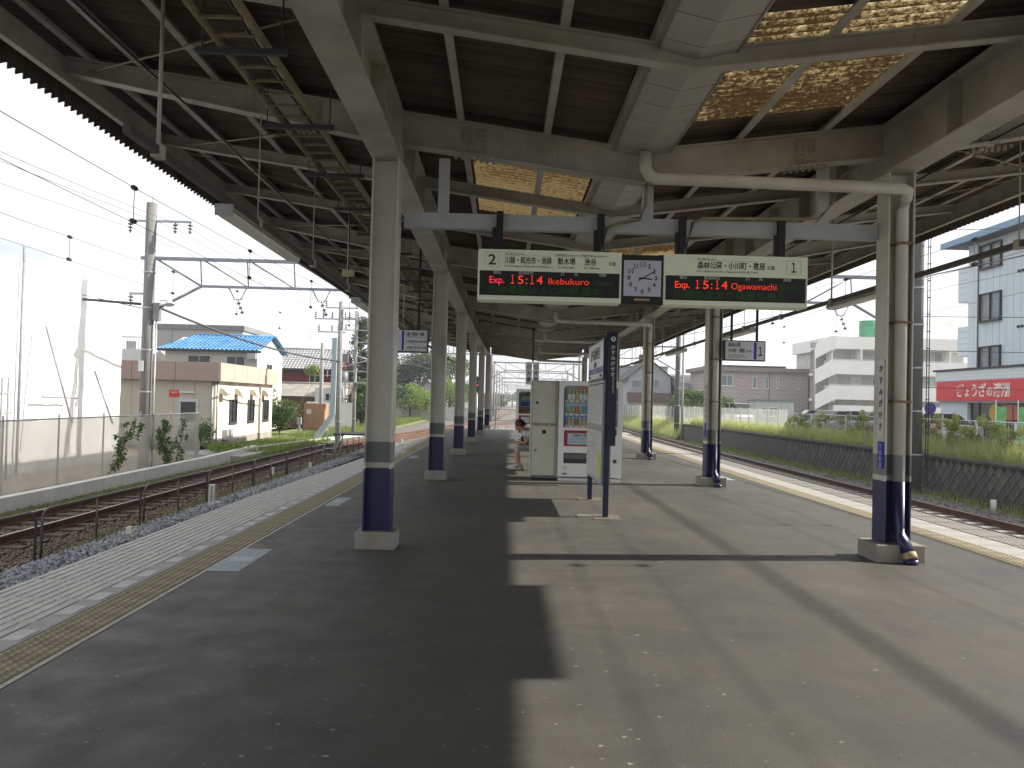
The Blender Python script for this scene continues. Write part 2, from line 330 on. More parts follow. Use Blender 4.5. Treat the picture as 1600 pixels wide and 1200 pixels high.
# raised town ground beyond the retaining wall on the right, and yard on the left
ASPG = mat('town_asphalt', (.20, .19, .175), .9, .2, .6)
tg = MB(); tg.prism([(14.45, -1.2), (14.45, .02), (400, .10), (400, -1.2)], 'y', -5, 64); tag(tg.build('town_ground', ASPG), kind='structure')
lg = MB(); lg.prism([(-400, -1.21), (-400, -.98), (-11.0, -.98), (-10.9, -1.21)], 'y', -5, 33); tag(lg.build('yard_ground', mat('dry_earth', (.24, .21, .17), .95, .25, 1.2, bump=.4)), kind='structure')
PATHM = mat('pale_path', (.34, .33, .31), .9, .15, 1)
pg = MB().box(-13.2, -10.4, 33.4, 90, -1.21, -.97).build('path', PATHM); tag(pg, kind='structure')

# ballast: bed sheet plus stones
BAL = mat('ballast_bed', (.13, .125, .12), .95, .35, 14, bump=.8, bscale=40)
BALB = mat('brown_ballast', (.12, .095, .075), .95, .35, 10, col2=(.17, .14, .115))
STONE = mat('ballast_stone', (.19, .20, .215), .9, .3, 9, col2=(.30, .31, .33))
bed = MB()
ys = list(range(-10, 260, 6))
def strip(mb, x0f, x1f, ys, z, mi=0, dz=0):
    for a, b in zip(ys[:-1], ys[1:]):
        mb.quad((x0f(a), a, z), (x1f(a), a, z+dz), (x1f(b), b, z+dz), (x0f(b), b, z), mi)
strip(bed, lambda y: -10.55+cur(y)*(.2 if y < 40 else 1), lambda y: -3.3+cur(y), ys, -1.12)
strip(bed, lambda y: 6.0+cur(y), lambda y: 13.6+cur(y)*(0 if y < 66 else 1), ys, -1.12)
strip(bed, lambda y: -3.3+cur(y), lambda y: 6.0+cur(y), list(range(46, 260, 6)), -1.125)
tag(bed.build('ballast_bed', BAL), kind='structure')
def stones(name, n, fx, yr, zc, size, mats, power=1.6):
    u = RNG.random(n)**power; Y = yr[0]+u*(yr[1]-yr[0]); x0, x1 = fx(Y); X = x0+RNG.random(n)*(x1-x0)
    base = np.array([(1, 0, 0), (0, 1, 0), (-1, 0, 0), (0, -1, 0), (0, 0, 1), (0, 0, -1)], float)
    s = size*(.6+.8*RNG.random((n, 1, 1))); jit = 1+.45*(RNG.random((n, 6, 3))-.5)
    a = RNG.random(n)*6.28; b = RNG.random(n)*6.28; ca, sa, cb, sb = np.cos(a), np.sin(a), np.cos(b), np.sin(b)
    P = base[None]*jit*s; x, y, z = P[..., 0], P[..., 1], P[..., 2]*.75
    x, y = x*ca[:, None]-y*sa[:, None], x*sa[:, None]+y*ca[:, None]; y, z = y*cb[:, None]-z*sb[:, None], y*sb[:, None]+z*cb[:, None]
    Z = zc(X, Y)+RNG.random(n)*size*.7
    V = np.stack([x+X[:, None], y+Y[:, None], z+Z[:, None]], -1).reshape(-1, 3)
    fb = np.array([(0, 1, 4), (1, 2, 4), (2, 3, 4), (3, 0, 4), (1, 0, 5), (2, 1, 5), (3, 2, 5), (0, 3, 5)])
    Fc = (fb[None]+6*np.arange(n)[:, None, None]).reshape(-1, 3)
    o = npmesh(name, V, Fc, mats, mi=np.repeat(RNG.integers(0, len(mats), n), 8)); return tag(o, kind='stuff')
STONE2 = mat('dark_stone', (.09, .10, .12), .9, .3, 9)
STONE3 = mat('pale_stone', (.33, .34, .35), .9, .2, 9)
BR1 = mat('brown_stone', (.15, .11, .08), .95, .3, 9); BR2 = mat('tan_stone', (.23, .18, .13), .95, .3, 9)
stones('ballast', 21000, lambda Y: (-7.0+0*Y, -5.85+0*Y), (7.5, 46), lambda X, Y: -1.12+.16*np.clip((X+7.0)/.8, 0, 1), .038, [STONE, STONE, STONE2, STONE3])
stones('ballast', 22000, lambda Y: (-10.4+0*Y, -7.0+0*Y), (11, 45), lambda X, Y: -1.11+0*X, .03, [BR1, BR2, BR1, BR1])
stones('ballast', 5200, lambda Y: (9.4+0*Y, 13.4+0*Y), (15, 60), lambda X, Y: -1.12+0*X, .036, [STONE, BR2, BR1])
stones('ballast', 5000, lambda Y: (-4.5+0*Y, 6+0*Y), (47, 90), lambda X, Y: -1.1+0*X, .06, [STONE3, BR2, STONE3])

# ------------------------------------------------------------------ tracks
def track(label, f, y0, y1, parts_to, rust=RUST, sl=SLEEP, step=.62):
    t = thing('railway_track', label, 'railway track', (f(y0), y0, -1.1), group='railway tracks')
    yy = np.concatenate([np.arange(y0, min(60, y1), 3), np.arange(60, y1+1, 8)]) if y1 > 60 else np.arange(y0, y1+.1, 3)
    ox, oy = f(y0), y0
    for s_ in (-.535, .535):
        b = MB()
        for a, c in zip(yy[:-1], yy[1:]):
            A = Vector((f(a)+s_-ox, a-oy, .045)); B = Vector((f(c)+s_-ox, c-oy, .045))
            b.bar(A, B, .12, .03, 0); b.bar(A+Vector((0, 0, .06)), B+Vector((0, 0, .06)), .025, .09, 0); b.bar(A+Vector((0, 0, .122)), B+Vector((0, 0, .122)), .065, .034, 0); b.bar(A+Vector((0, 0, .1415)), B+Vector((0, 0, .1415)), .05, .004, 1)
        b.build('rail', [rust, RAILT], t)
    p = None
    y = y0
    rest = MB()
    while y < y1-1:
        if y < parts_to:
            if p is None:
                p = MB().box(-1.0, 1.0, -.12, .12, -.06, .044).build('sleeper', sl, t); p.location = (f(y)-ox, y-oy, 0)
            else: share(p, (f(y)-ox, y-oy, 0), t)
        elif y < 130: rest.box(f(y)-ox-1, f(y)-ox+1, y-oy-.12, y-oy+.12, -.06, .03)
        y += step
    if rest.v: rest.build('sleeper', sl, t)['kind'] = 'stuff'
    return t
SEC = [(0, -8.7), (38, -8.7), (46, -8.05), (52, -7.35), (64, -6.1), (112, -2.2), (260, 5.6)]
track('rusty siding track behind the pipe railing on the left', lambda y: interp(SEC, y), 8, 250, 46, sl=SLEEPW)
track('track running directly along the left platform edge', lambda y: -5.15+cur(y), -6, 250, 0)
track('track running directly along the right platform edge', lambda y: 7.75+cur(y), -6, 250, 0)
track('rusty track in front of the stone retaining wall on the right', lambda y: 10.77+cur(y)*.8, 10, 250, 50)
x2 = track('short rusty crossover track seen past the far end of the platform', lambda y: -7.0+.16*(y-50) if y < 100 else 1+.06*(y-100), 50, 130, 0)

# ================================================================== PLATFORM
EDGE = [(0, -3.7), (12, -3.7), (21, -3.45), (31, -3.1), (45, -2.9)]
def le(y): return interp(EDGE, y)
def re(y): return 6.28+cur(y)
plat = thing('platform', 'grey asphalt island platform with tiled edges and tactile strips', 'platform', kind='structure')
pb = MB(); ys = list(np.arange(-10, 46, 2.0))
for a, b in zip(ys[:-1], ys[1:]):
    for z in (0,):
        pb.quad((le(a)+.72, a, z), (re(a)-.86, a, z), (re(b)-.86, b, z), (le(b)+.72, b, z), 0)
pb.build('asphalt_surface', ASPH, plat, fix=False)
pc = MB()
for a, b in zip(ys[:-1], ys[1:]):
    pc.quad((le(a), a, -.012), (le(a)+.73, a, -.012), (le(b)+.73, b, -.012), (le(b), b, -.012))
    pc.quad((re(a)-.87, a, -.012), (re(a), a, -.012), (re(b), b, -.012), (re(b)-.87, b, -.012))
    pc.quad((le(a)+.02, a, -1.2), (le(b)+.02, b, -1.2), (le(b), b, -.012), (le(a), a, -.012))
    pc.quad((re(a)-.02, a, -1.2), (re(b)-.02, b, -1.2), (re(b), b, -.012), (re(a), a, -.012))
yb = ys[-1]; pc.quad((le(yb), yb, -1.2), (re(yb), yb, -1.2), (re(yb), yb, 0), (le(yb), yb, 0))
pc.build('platform_body', CONC, plat)
# left edge slabs, ribbed along the track; 0.6 m long
def ribslab(w, L, nr, mm, ribs=True):
    b = MB(); b.box(0, w, .006, L-.006, -.05, .0)
    if ribs:
        for i in range(nr):
            x = w*(i+.5)/nr; b.box(x-w/nr*.27, x+w/nr*.27, .03, L-.03, .0, .007)
    return b
sp = None; y = 3.0; sl_ = None; restw = MB()
while y < 44.5:
    w = min(.73, -2.97-le(y))
    if y < 24:
        if sp is None: sp = ribslab(.73, .6, 9, WTILE).build('edge_slab', WTILE, plat); sp.location = (-3.7, y, 0)
        else: share(sp, (le(y+.3) if y > 12 else -3.7, y, 0), plat)
    else: restw.box(le(y), -2.97 if y < 30 else -2.97+cur(y)*.3, y+.006, y+.594, -.05, 0)
    y += .6
restw.build('edge_slab', WTILE, plat)['kind'] = 'stuff'
# white check marks beside tactile strip
chk = MB().box(-.055, .055, -.11, .11, -.01, .004).build('painted_mark', mat('worn_white_mark', (.55, .56, .57), .7, .15, 8), plat); chk.location = (-2.9, 4.1, .005)
y = 4.5
while y < 24: share(chk, (-2.9, y, .005), plat); y += .4 if int(y*10) % 3 else .6
GL = MB(); GL.quad((-2.975, 2, .004), (-2.815, 2, .004), (-2.815, 44, .004), (-2.975, 44, .004)); GL.build('grey_border', mat('border_concrete', (.40, .40, .39), .85, .2, 5), plat, fix=False)
# tactile tiles
def tactile():
    b = MB(); b.box(-.147, .147, -.147, .147, -.02, .004)
    for i in range(5):
        for j in range(5):
            x = -.12+.06*i; yy = -.12+.06*j; r0, r1, h0, h1 = .017, .011, .004, .010
            vs = [(x+dx*r0, yy+dy*r0, h0) for dx, dy in ((-1, -1), (1, -1), (1, 1), (-1, 1))]+[(x+dx*r1, yy+dy*r1, h1) for dx, dy in ((-1, -1), (1, -1), (1, 1), (-1, 1))]
            b.add(vs, [(4, 5, 6, 7), (0, 1, 5, 4), (1, 2, 6, 5), (2, 3, 7, 6), (3, 0, 4, 7)], 1)
    return b
YTOP = mat('tactile_dot', (.36, .32, .23), .8, .2, 3, col2=(.45, .40, .30))
tt = tactile().build('tactile_tile', [YTILE, YTOP], plat); tt.location = (-2.66, 4.0, 0)
y = 4.3
while y < 24: share(tt, (-2.66, y, 0), plat); y += .3
y = 7.0
while y < 27: share(tt, (5.27+cur(y)*.6, y, 0), plat); y += .3
rest = MB()
for y0, f in ((24.2, lambda y: -2.66+(.0 if y < 30 else cur(y)*.4)), (27, lambda y: 5.27+cur(y))):
    y = y0
    while y < 44:
        rest.box(f(y)-.147, f(y)+.147, y-.147, y+.147, -.02, .004); y += .3
rest.build('tactile_tile', YTILE, plat)['kind'] = 'stuff'
wl_ = MB(); wl_.quad((-2.505, 2, .003), (-2.47, 2, .003), (-2.47, 44, .003), (-2.505, 44, .003)); wl_.build('painted_line', mat('old_white_line', (.5, .48, .42), .8, .2, 9), plat, fix=False)
# right edge slabs
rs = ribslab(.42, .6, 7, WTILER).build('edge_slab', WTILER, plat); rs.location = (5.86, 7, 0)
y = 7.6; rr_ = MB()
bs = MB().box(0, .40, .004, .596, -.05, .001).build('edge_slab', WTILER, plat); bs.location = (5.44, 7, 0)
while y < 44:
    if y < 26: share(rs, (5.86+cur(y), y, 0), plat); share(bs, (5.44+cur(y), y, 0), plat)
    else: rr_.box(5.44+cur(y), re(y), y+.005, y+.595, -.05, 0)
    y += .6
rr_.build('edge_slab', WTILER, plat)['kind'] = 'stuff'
# boarding stickers
for i, (x, yc, L, wd) in enumerate([(-2.34, 7.6, 1.05, .27), (-2.33, 11.95, 1.0, .2), (-2.3, 16.9, .9, .2), (4.72, 17.5, 1.0, .2), (-2.28, 21.5, .9, .2)]):
    b = MB(); b.box(x-wd/2, x+wd/2, yc-L/2, yc+L/2, .0, .004, 0)
    st = b.build('boarding_mark', mat('faded_blue_sticker', (.30, .36, .40), .6, .2, 12, col2=(.40, .44, .46)), plat)
    if i < 2:
        c = MB(); c.box(x-wd/2+.03, x+wd/2-.03, yc-.09, yc+.12, .004, .0055); c.build('marking', mat('sticker_print', (.45, .5, .53), .6, .2, 30), st)
# cast-iron covers by the information board
cv = MB().box(1.02, 1.22, 10.9, 11.2, 0, .008).build('drain_cover', CONCD, plat)
cv = MB().box(1.22, 1.58, 10.75, 11.25, 0, .006).build('post_footing', mat('patch_mortar', (.12, .105, .085), .9, .25, 6, col2=(.17, .15, .12)), plat)
cv = MB().box(1.2, 1.58, 12.8, 13.2, 0, .006).build('post_footing', MATS['patch_mortar'], plat)

# ================================================================== CANOPY
P1 = 8.44; PS = 7.3121; BS = PS/3
VX = 1.36; SLP = .134; HW = 5.9; ROOFEND = P1+5*PS+1.0; ROOFST = -9.0
def ztop(x): return 4.10+SLP*abs(x-VX)      # top of beams
canopy = thing('platform_canopy', 'long butterfly roof of cream steel beams and dark corrugated sheets over the platform', 'canopy')
def ibeam(b, xa, xb, y, depth, taper=None, fw=.13, ft=.014):
    """cross beam web+flanges from xa to xb at Y=y; z follows roof"""
    za, zb = ztop(xa), ztop(xb); da = taper if taper else depth; db = depth
    def bx(x0, x1, z00, z01, z10, z11, y0, y1):
        b.add([(x0, y0, z00), (x1, y0, z10), (x1, y1, z10), (x0, y1, z00), (x0, y0, z01), (x1, y0, z11), (x1, y1, z11), (x0, y1, z01)],
              [(0, 3, 2, 1), (4, 5, 6, 7), (0, 1, 5, 4), (1, 2, 6, 5), (2, 3, 7, 6), (3, 0, 4, 7)])
    bx(xa, xb, za-ft, za, zb-ft, zb, y-fw/2, y+fw/2)
    bx(xa, xb, za-da+ft, za-ft, zb-db+ft, zb-ft, y-.006, y+.006)
    bx(xa, xb, za-da, za-da+ft, zb-db, zb-db+ft, y-fw/2, y+fw/2)
LXB, RXB = -1.24, 3.99
XL, XR = VX-HW, VX+HW
y = P1-BS*5; j = -5
bolt = None
while y < ROOFEND-.3:
    c = cur(y); main = (j % 3 == 0)
    b = MB()
    d = .34 if main else .15
    fw = .16 if main else .11
    ibeam(b, XL+.03+c, LXB-.14+c, y, d, .17 if main else .13, fw)
    bmid = MB() if False else b
    def seg(xa, xb, dep):
        ibeam(b, xa, xb, y, dep, None, fw)
    # inner spans (mirror at valley)
    for xa, xb in ((LXB+.14+c if main else LXB+.14+c, VX+c), (RXB-.14+c, VX+c)):
        za = 4.10+SLP*abs(xa-VX-c); zb = 4.10
        x0, x1 = min(xa, xb), max(xa, xb); z0 = 4.10+SLP*abs(x0-VX-c); z1 = 4.10+SLP*abs(x1-VX-c)
        ft = .014
        for (t0, t1, hw) in ((0, -ft, fw/2), (-ft, -d+ft, .006), (-d+ft, -d, fw/2)):
            b.add([(x0, y-hw, z0+t1), (x1, y-hw, z1+t1), (x1, y+hw, z1+t1), (x0, y+hw, z0+t1), (x0, y-hw, z0+t0), (x1, y-hw, z1+t0), (x1, y+hw, z1+t0), (x0, y+hw, z0+t0)],
                  [(0, 3, 2, 1), (4, 5, 6, 7), (0, 1, 5, 4), (1, 2, 6, 5), (2, 3, 7, 6), (3, 0, 4, 7)])
    x0, x1 = RXB+.14+c, XR-.03+c; z0 = 4.10+SLP*(x0-VX-c); z1 = 4.10+SLP*(x1-VX-c); d1 = .17 if main else .13
    for (t0, t1, u0, u1, hw) in ((0, -.014, 0, -.014, fw/2), (-.014, -d+.014, -.014, -d1+.014, .006), (-d+.014, -d, -d1+.014, -d1, fw/2)):
        b.add([(x0, y-hw, z0+t1), (x1, y-hw, z1+u1), (x1, y+hw, z1+u1), (x0, y+hw, z0+t1), (x0, y-hw, z0+t0), (x1, y-hw, z1+u0), (x1, y+hw, z1+u0), (x0, y+hw, z0+t0)],
              [(0, 3, 2, 1), (4, 5, 6, 7), (0, 1, 5, 4), (1, 2, 6, 5), (2, 3, 7, 6), (3, 0, 4, 7)])
    cb = b.build('cross_beam', CREAMB, canopy)
    if main and 5 < y < 32:      # splice plates with bolt heads
        bb = MB()
        for xs in (-2.05, -.35, 3.05, 4.95):
            zs = 4.10+SLP*abs(xs-VX)-.17
            MB().box(xs-.11+c, xs+.11+c, y-.014, y-.0065, zs-.13, zs+.13).build('splice_plate', mat('rust_stained_cream', (.36, .345, .30), .6, .2, 14, rust=.7, rustc=(.2, .13, .08)), cb)
            for ix in (-.08, -.03, .03, .08):
                for iz in (-.1, -.05, 0, .05, .1): bb.box(xs+ix-.011+c, xs+ix+.011+c, y-.026, y-.014, zs+iz-.011, zs+iz+.011)
            for ix in np.arange(-.2, .21, .065):
                zz = zs-.17+SLP*ix*(1 if xs > VX else -1)
                for iy in (-.055, .055): bb.box(xs+ix-.014+c, xs+ix+.014+c, y+iy-.014, y+iy+.014, zz-.028, zz)
        bb.build('bolts', MATS['rust_stained_cream'], cb)['kind'] = 'stuff'
    y += BS; j += 1
# longitudinal beams between columns (H section: flanges horizontal)
for XB, nm in ((LXB, 'l'), (RXB, 'r')):
    for k in range(-2, 5):
        a = P1+PS*k+.0; bY = a+PS
        b = MB(); zt = 4.10+SLP*abs(XB-VX); zb_ = 3.93
        A = Vector((XB+cur(a), a, 0)); B = Vector((XB+cur(bY), bY, 0))
        for (z0, z1, w) in ((zb_, zb_+.016, .30), (zb_+.016, zt-.018, .012), (zt-.018, zt-.002, .30)):
            zc = (z0+z1)/2; b.bar(A+Vector((0, 0, zc)), B+Vector((0, 0, zc)), w, z1-z0)
        for q in range(1, 6):
            p = A.lerp(B, q/6+.0); b.box(p.x-.14, p.x+.14, p.y-.005, p.y+.005, zb_+.0165, zt-.0185)
        b.build('longitudinal_beam', mat('girder_paint', (.42, .415, .375), .5, .18, 2.5, col2=(.50, .49, .445), bump=.04, rust=.6, rustc=(.22, .13, .07)), canopy)
# fascia channels and corrugated skirts
def poly_y(b, x, z0, z1, th, ys):
    for a, c in zip(ys[:-1], ys[1:]):
        b.bar((x+cur(a), a, (z0+z1)/2), (x+cur(c), c, (z0+z1)/2), th, z1-z0)
ysr = list(np.arange(ROOFST, ROOFEND, 2.0))+[ROOFEND]
for s_, XX in ((-1, XL), (1, XR)):
    b = MB(); zt = 4.10+SLP*HW
    poly_y(b, XX, zt-.27, zt-.005, .012, ysr); poly_y(b, XX-s_*.03, zt-.283, zt-.271, .07, ysr)
    b.build('fascia_channel', CREAMB, canopy)
# purlins
PUR = [.30, .98, 1.86, 2.76, 3.55, 4.35, 5.1, 5.65]
for s_ in (-1, 1):
    for dx in PUR:
        b = MB(); z = 4.10+SLP*dx
        if abs(dx-2.6) < .05: continue
        poly_y(b, VX+s_*dx, z+.001, z+.012, .07, ysr); poly_y(b, VX+s_*(dx+.03), z+.0125, z+.095, .01, ysr)
        b.build('purlin', CREAMB, canopy)
# gutter: V shaped removable panels between beams
y = ROOFST
GX = .29
trf = MB()
for a, c in zip(ysr[:-1], ysr[1:]): trf.quad((VX+cur(a)-.29, a, 4.145), (VX+cur(a)+.29, a, 4.145), (VX+cur(c)+.29, c, 4.145), (VX+cur(c)-.29, c, 4.145))
trf.build('gutter_trough', DARKS, canopy, fix=False)
gbox = MB()
for a, c in zip(ysr[:-1], ysr[1:]):
    for s_ in (-1, 1): gbox.quad((VX+cur(a)+s_*GX, a, 4.09), (VX+cur(c)+s_*GX, c, 4.09), (VX+cur(c)+s_*GX, c, 4.24), (VX+cur(a)+s_*GX, a, 4.24))
gbox.build('gutter_side', GUTT, canopy, fix=False)
gp = MB(); L = .405
for s_ in (-1, 1):
    gp.add([(0, 0, -.055), (s_*GX, 0, .012), (s_*GX, L-.012, .012), (0, L-.012, -.055), (0, 0, -.043), (s_*GX, 0, .024), (s_*GX, L-.012, .024), (0, L-.012, -.043)],
           [(0, 1, 2, 3), (4, 7, 6, 5), (0, 4, 5, 1), (3, 2, 6, 7), (1, 5, 6, 2)])
g0 = gp.build('gutter_panel', GUTT, canopy); g0.location = (VX, P1-BS*3-.2, 4.09)
y = P1-BS*3-.2+BS/6
while y < ROOFEND-.4: share(g0, (VX+cur(y), y, 4.09), canopy); y += BS/6
# roof sheets: corrugations run down the slope, pitch .13
PITCH = .13
def sheet(x0, x1, y0, y1, mm, name, z_=None):
    """x measured from valley (signed)"""
    n = max(1, round((y1-y0)/PITCH)); K = 6; t = np.arange(n*K+1)/K; Y = y0+t*(y1-y0)/n; Z = .034*np.cos(2*math.pi*t)
    c = np.array([cur(q) for q in Y]); v = []; zz = lambda x: 4.10+.095+.03+SLP*abs(x)
    A = np.stack([VX+c+x0, Y, zz(x0)+Z], -1); B = np.stack([VX+c+x1, Y, zz(x1)+Z], -1); V = np.concatenate([A, B]); m_ = len(Y)
    i = np.arange(m_-1); Fc = np.stack([i, i+1, i+1+m_, i+m_], -1)
    me = npmesh(name, V, Fc, mm, canopy)
    for p in me.data.polygons: p.use_smooth = True
    return me
SKY_R = [(5.75, 7.98, .42, 1.98), (14.5, 16.0, .5, 2.0), (25.5, 27.2, .5, 2.0)]
SKY_L = [(9.9, 12.7, .36, 1.80), (24.4, 26.8, .5, 2.0), (33.6, 35.0, .5, 2.0)]
q = ROOFST
def rows(sk):
    out = []; yc = ROOFST
    for a, b, x0, x1 in sk:
        while a-yc > 2.6: out.append((yc, yc+2.6, None)); yc += 2.6
        if a-yc > .01: out.append((yc, a, None))
        out.append((a, b, (x0, x1))); yc = b
    while ROOFEND-yc > 2.6: out.append((yc, yc+2.6, None)); yc += 2.6
    out.append((yc, ROOFEND, None)); return out
for s_, sk in ((1, SKY_R), (-1, SKY_L)):
    for a, b, x in rows(sk):
        if x is None: sheet(s_*GX*.7, s_*(HW+.32), a, b, ROOFS, 'roof_sheet')
        else:
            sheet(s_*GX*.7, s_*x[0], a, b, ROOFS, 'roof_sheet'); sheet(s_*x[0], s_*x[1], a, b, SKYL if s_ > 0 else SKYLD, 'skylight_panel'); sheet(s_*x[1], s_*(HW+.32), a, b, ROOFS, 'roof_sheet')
# corrugated skirts (vertical) with scalloped foot: wave in x and notched lower edge
for s_ in (-1, 1):
    K = 6; n = int((ROOFEND-ROOFST)/PITCH); t = np.arange(n*K+1)/K; Y = ROOFST+t*PITCH
    c = np.array([cur(q) for q in Y]); X = VX+s_*(HW+.30)+c+.022*np.cos(2*math.pi*t); zb_ = 4.60+.018*np.cos(2*math.pi*t); zt_ = 4.10+.125+SLP*(HW+.3)+0*Y-.03
    V = np.concatenate([np.stack([X, Y, zb_], -1), np.stack([X, Y, zt_], -1)]); m_ = len(Y); i = np.arange(m_-1); Fc = np.stack([i, i+1, i+1+m_, i+m_], -1)
    npmesh('roof_skirt', V, Fc, ROOFS, canopy)
MB().box(VX+HW+.27, VX+HW+.33, 5.25, 7.55, 4.465, 4.64).build('shadow_panel', CREAMB, canopy)  # unseen panel added below the eaves to cast a notch in the roof shadow
# tie rods in the plane of the roof (crossed, with turnbuckles)
for k in range(-1, 5):
    for s_ in (-1, 1):
        for h in range(3):
            a = P1+PS*k+BS*h; b_ = a+BS
            xa = (LXB-.2) if s_ < 0 else (RXB+.2); xb = VX+s_*(HW-.25)
            if h == 1 : xa, xb = xb, xa
            za = 4.10+SLP*abs(xa-VX)-.16; zb2 = 4.10+SLP*abs(xb-VX)-.12
            b = MB().tube([(xa+cur(a), a+.05, za), (xb+cur(b_), b_-.05, zb2)], .009, 5)
            b.tube([Vector((xa+cur(a), a, za)).lerp(Vector((xb+cur(b_), b_, zb2)), .42), Vector((xa+cur(a), a, za)).lerp(Vector((xb+cur(b_), b_, zb2)), .5)], .022, 6)
            b.build('tie_rod', YELT, canopy)
tr_ = MB()
for a in np.arange(P1-BS*2, ROOFEND-3, BS):
    pass
# valley end trim
# ------------------------------------------------------------------ columns
ORD = ['nearest', 'second', 'third', 'fourth', 'fifth', 'farthest']
def hsec(b, x, y, z0, z1, w=.27, tf=.016, mi=0):
    b.box(x-w/2, x-w/2+tf, y-w/2, y+w/2, z0, z1, mi); b.box(x+w/2-tf, x+w/2, y-w/2, y+w/2, z0, z1, mi); b.box(x-w/2+tf, x+w/2-tf, y-.006, y+.006, z0, z1, mi)
    
def column(side, k):
    XB = LXB if side < 0 else RXB; y = P1+PS*k; x = XB+cur(y); sd = 'left' if side < 0 else 'right'
    lab = {-1: f'{ORD[k]} cream steel column with navy foot in the left row',
           1: f'{ORD[k]} cream steel column with navy foot and drainpipe in the right row'}[side]
    t = thing('canopy_column', lab, 'column', (x, y, 0), group='steel columns holding up the canopy')
    b = MB(); hsec(b, 0, 0, 1.06, 3.928); b.build('shaft', CREAM, t)
    b = MB(); hsec(b, 0, 0, .85, 1.06); b.build('grey_band', GREYP, t)
    b = MB(); hsec(b, 0, 0, .795, .85); b.build('cream_band', CREAM, t)
    b = MB(); hsec(b, 0, 0, .17, .795); b.build('navy_band', NAVY, t)
    bw = .20 if side < 0 else .245
    MB().box(-bw, bw, -bw+.02, bw-.02, -.01, .17).build('concrete_base', CONC, t, bevel=.008)
    if side > 0:
        pz = [(VX-XB, -.24, 4.02), (VX-XB, -.24, 3.86), (VX-XB+.04, -.24, 3.79), (VX-XB+.12, -.24, 3.76), (-.05, -.24, 3.73), (.0, -.235, 3.71), (.025, -.15, 3.64), (.025, -.095, 3.55), (.025, -.095, 1.06)]
        MB().tube(pz, .062, 12).build('drainpipe', CREAM, t)
        MB().tube([(.025, -.095, 1.06), (.025, -.095, .795)], .0625, 12, caps=False).build('drainpipe_band', [GREYP], t)
        el = MB().tube([(.025, -.095, .795), (.025, -.095, .33), (.035, -.17, .22), (.055, -.27, .10)], .064, 12).build('drain_elbow', NAVY, t)
        if k == 0:
            MB().tube([(.055, -.268, .1), (.062, -.30, .045)], .068, 12).build('pale_patch', mat('peeled_paint', (.42, .33, .2), .7, .4, 20), el)
        MB().tube([(.062, -.30, .05), (.062, -.30, .0)], .069, 12).build('outlet_shoe', NAVY, t)
        pc_ = MB()
        for z in (3.2, 2.4, 1.6): pc_.box(-.06, .11, -.17, -.02, z-.012, z+.012)
        pc_.build('pipe_clamp', mat('rusty_clamp', (.2, .15, .1), .7, .3, 20), t)
    if side < 0 and k in (0,):
        MB().tube([(.10, .12, 3.9), (.10, .12, 1.3)], .014, 6).build('conduit', YELT, t)
    return t
for k in range(6): column(-1, k)
rc = [column(1, k) for k in range(6)]
# station name strip + operator plate on the nearest right column
strip_ = MB().box(-.150, -.137, -.11, -.0, 1.22, 2.02).build('name_strip', SIGNB, rc[0])
for i, ch in enumerate('かすみがせき'):
    text(ch, .085, INK, strip_, (-.152, -.055, 1.90-.118*i), '-x', 'CENTER', .001)
bl = MB().box(-.150, -.137, -.12, .0, .92, 1.19).build('blue_plate', BLUEI, rc[0])
for i, ch in enumerate('TOBU'): text(ch, .07, SIGNB, bl, (-.152, -.06, 1.115-.062*i), '-x', 'CENTER')
for k in (1,):
    s2 = MB().box(-.150, -.137, -.11, .0, 1.22, 1.95).build('name_strip', SIGNB, rc[k])
    for i, ch in enumerate('かすみがせき'): text(ch, .08, INK, s2, (-.152, -.055, 1.84-.112*i), '-x', 'CENTER')
    MB().box(-.150, -.137, -.12, .0, .92, 1.19).build('blue_plate', BLUEI, rc[k])

# ------------------------------------------------------------------ cable ladder hung under the left wing
lad = thing('cable_ladder', 'yellowed steel cable ladder hung under the left wing of the canopy', 'cable tray', (-1.9, 4, 3.98))
for x in (-.16, .16):
    b = MB()
    for a, c in zip(ysr[:-1], ysr[1:]):
        if a < 3: continue
        b.bar((x+cur(a), a-4, 0), (x+cur(c), c-4, 0), .016, .07)
    b.build('side_rail', YELT, lad)
rg = MB().box(-.15, .15, -.012, .012, -.01, .01).build('rung', YELT, lad); rg.location = (0, .6, -.01)
y = .85
while y < 36: share(rg, (cur(y+4), y, -.01), lad); y += .27
sup = MB()
sup.box(-.32, .32, -.022, .022, -.085, -.045)
sup.tube([(-.28, 0, -.07), (-.28, 0, .45)], .006, 4).tube([(.28, 0, -.07), (.28, 0, .40)], .006, 4)
s0 = sup.build('hanger_bracket', DARKS, lad); s0.location = (0, .2, 0)
y = 1.8
while y < 38: share(s0, (cur(y+4), y, 0), lad); y += 1.6
cb_ = MB()
for q, r_ in ((-.11, .010), (.10, .012)):
    cb_.tube([(q+.01*math.sin(t*1.3+q*9)+cur(t+4), t, -.0+.012*math.sin(t*2+q)) for t in np.arange(0, 40, 1.0)], r_, 5)
cb_.build('cable_bundle', DARKS, lad)

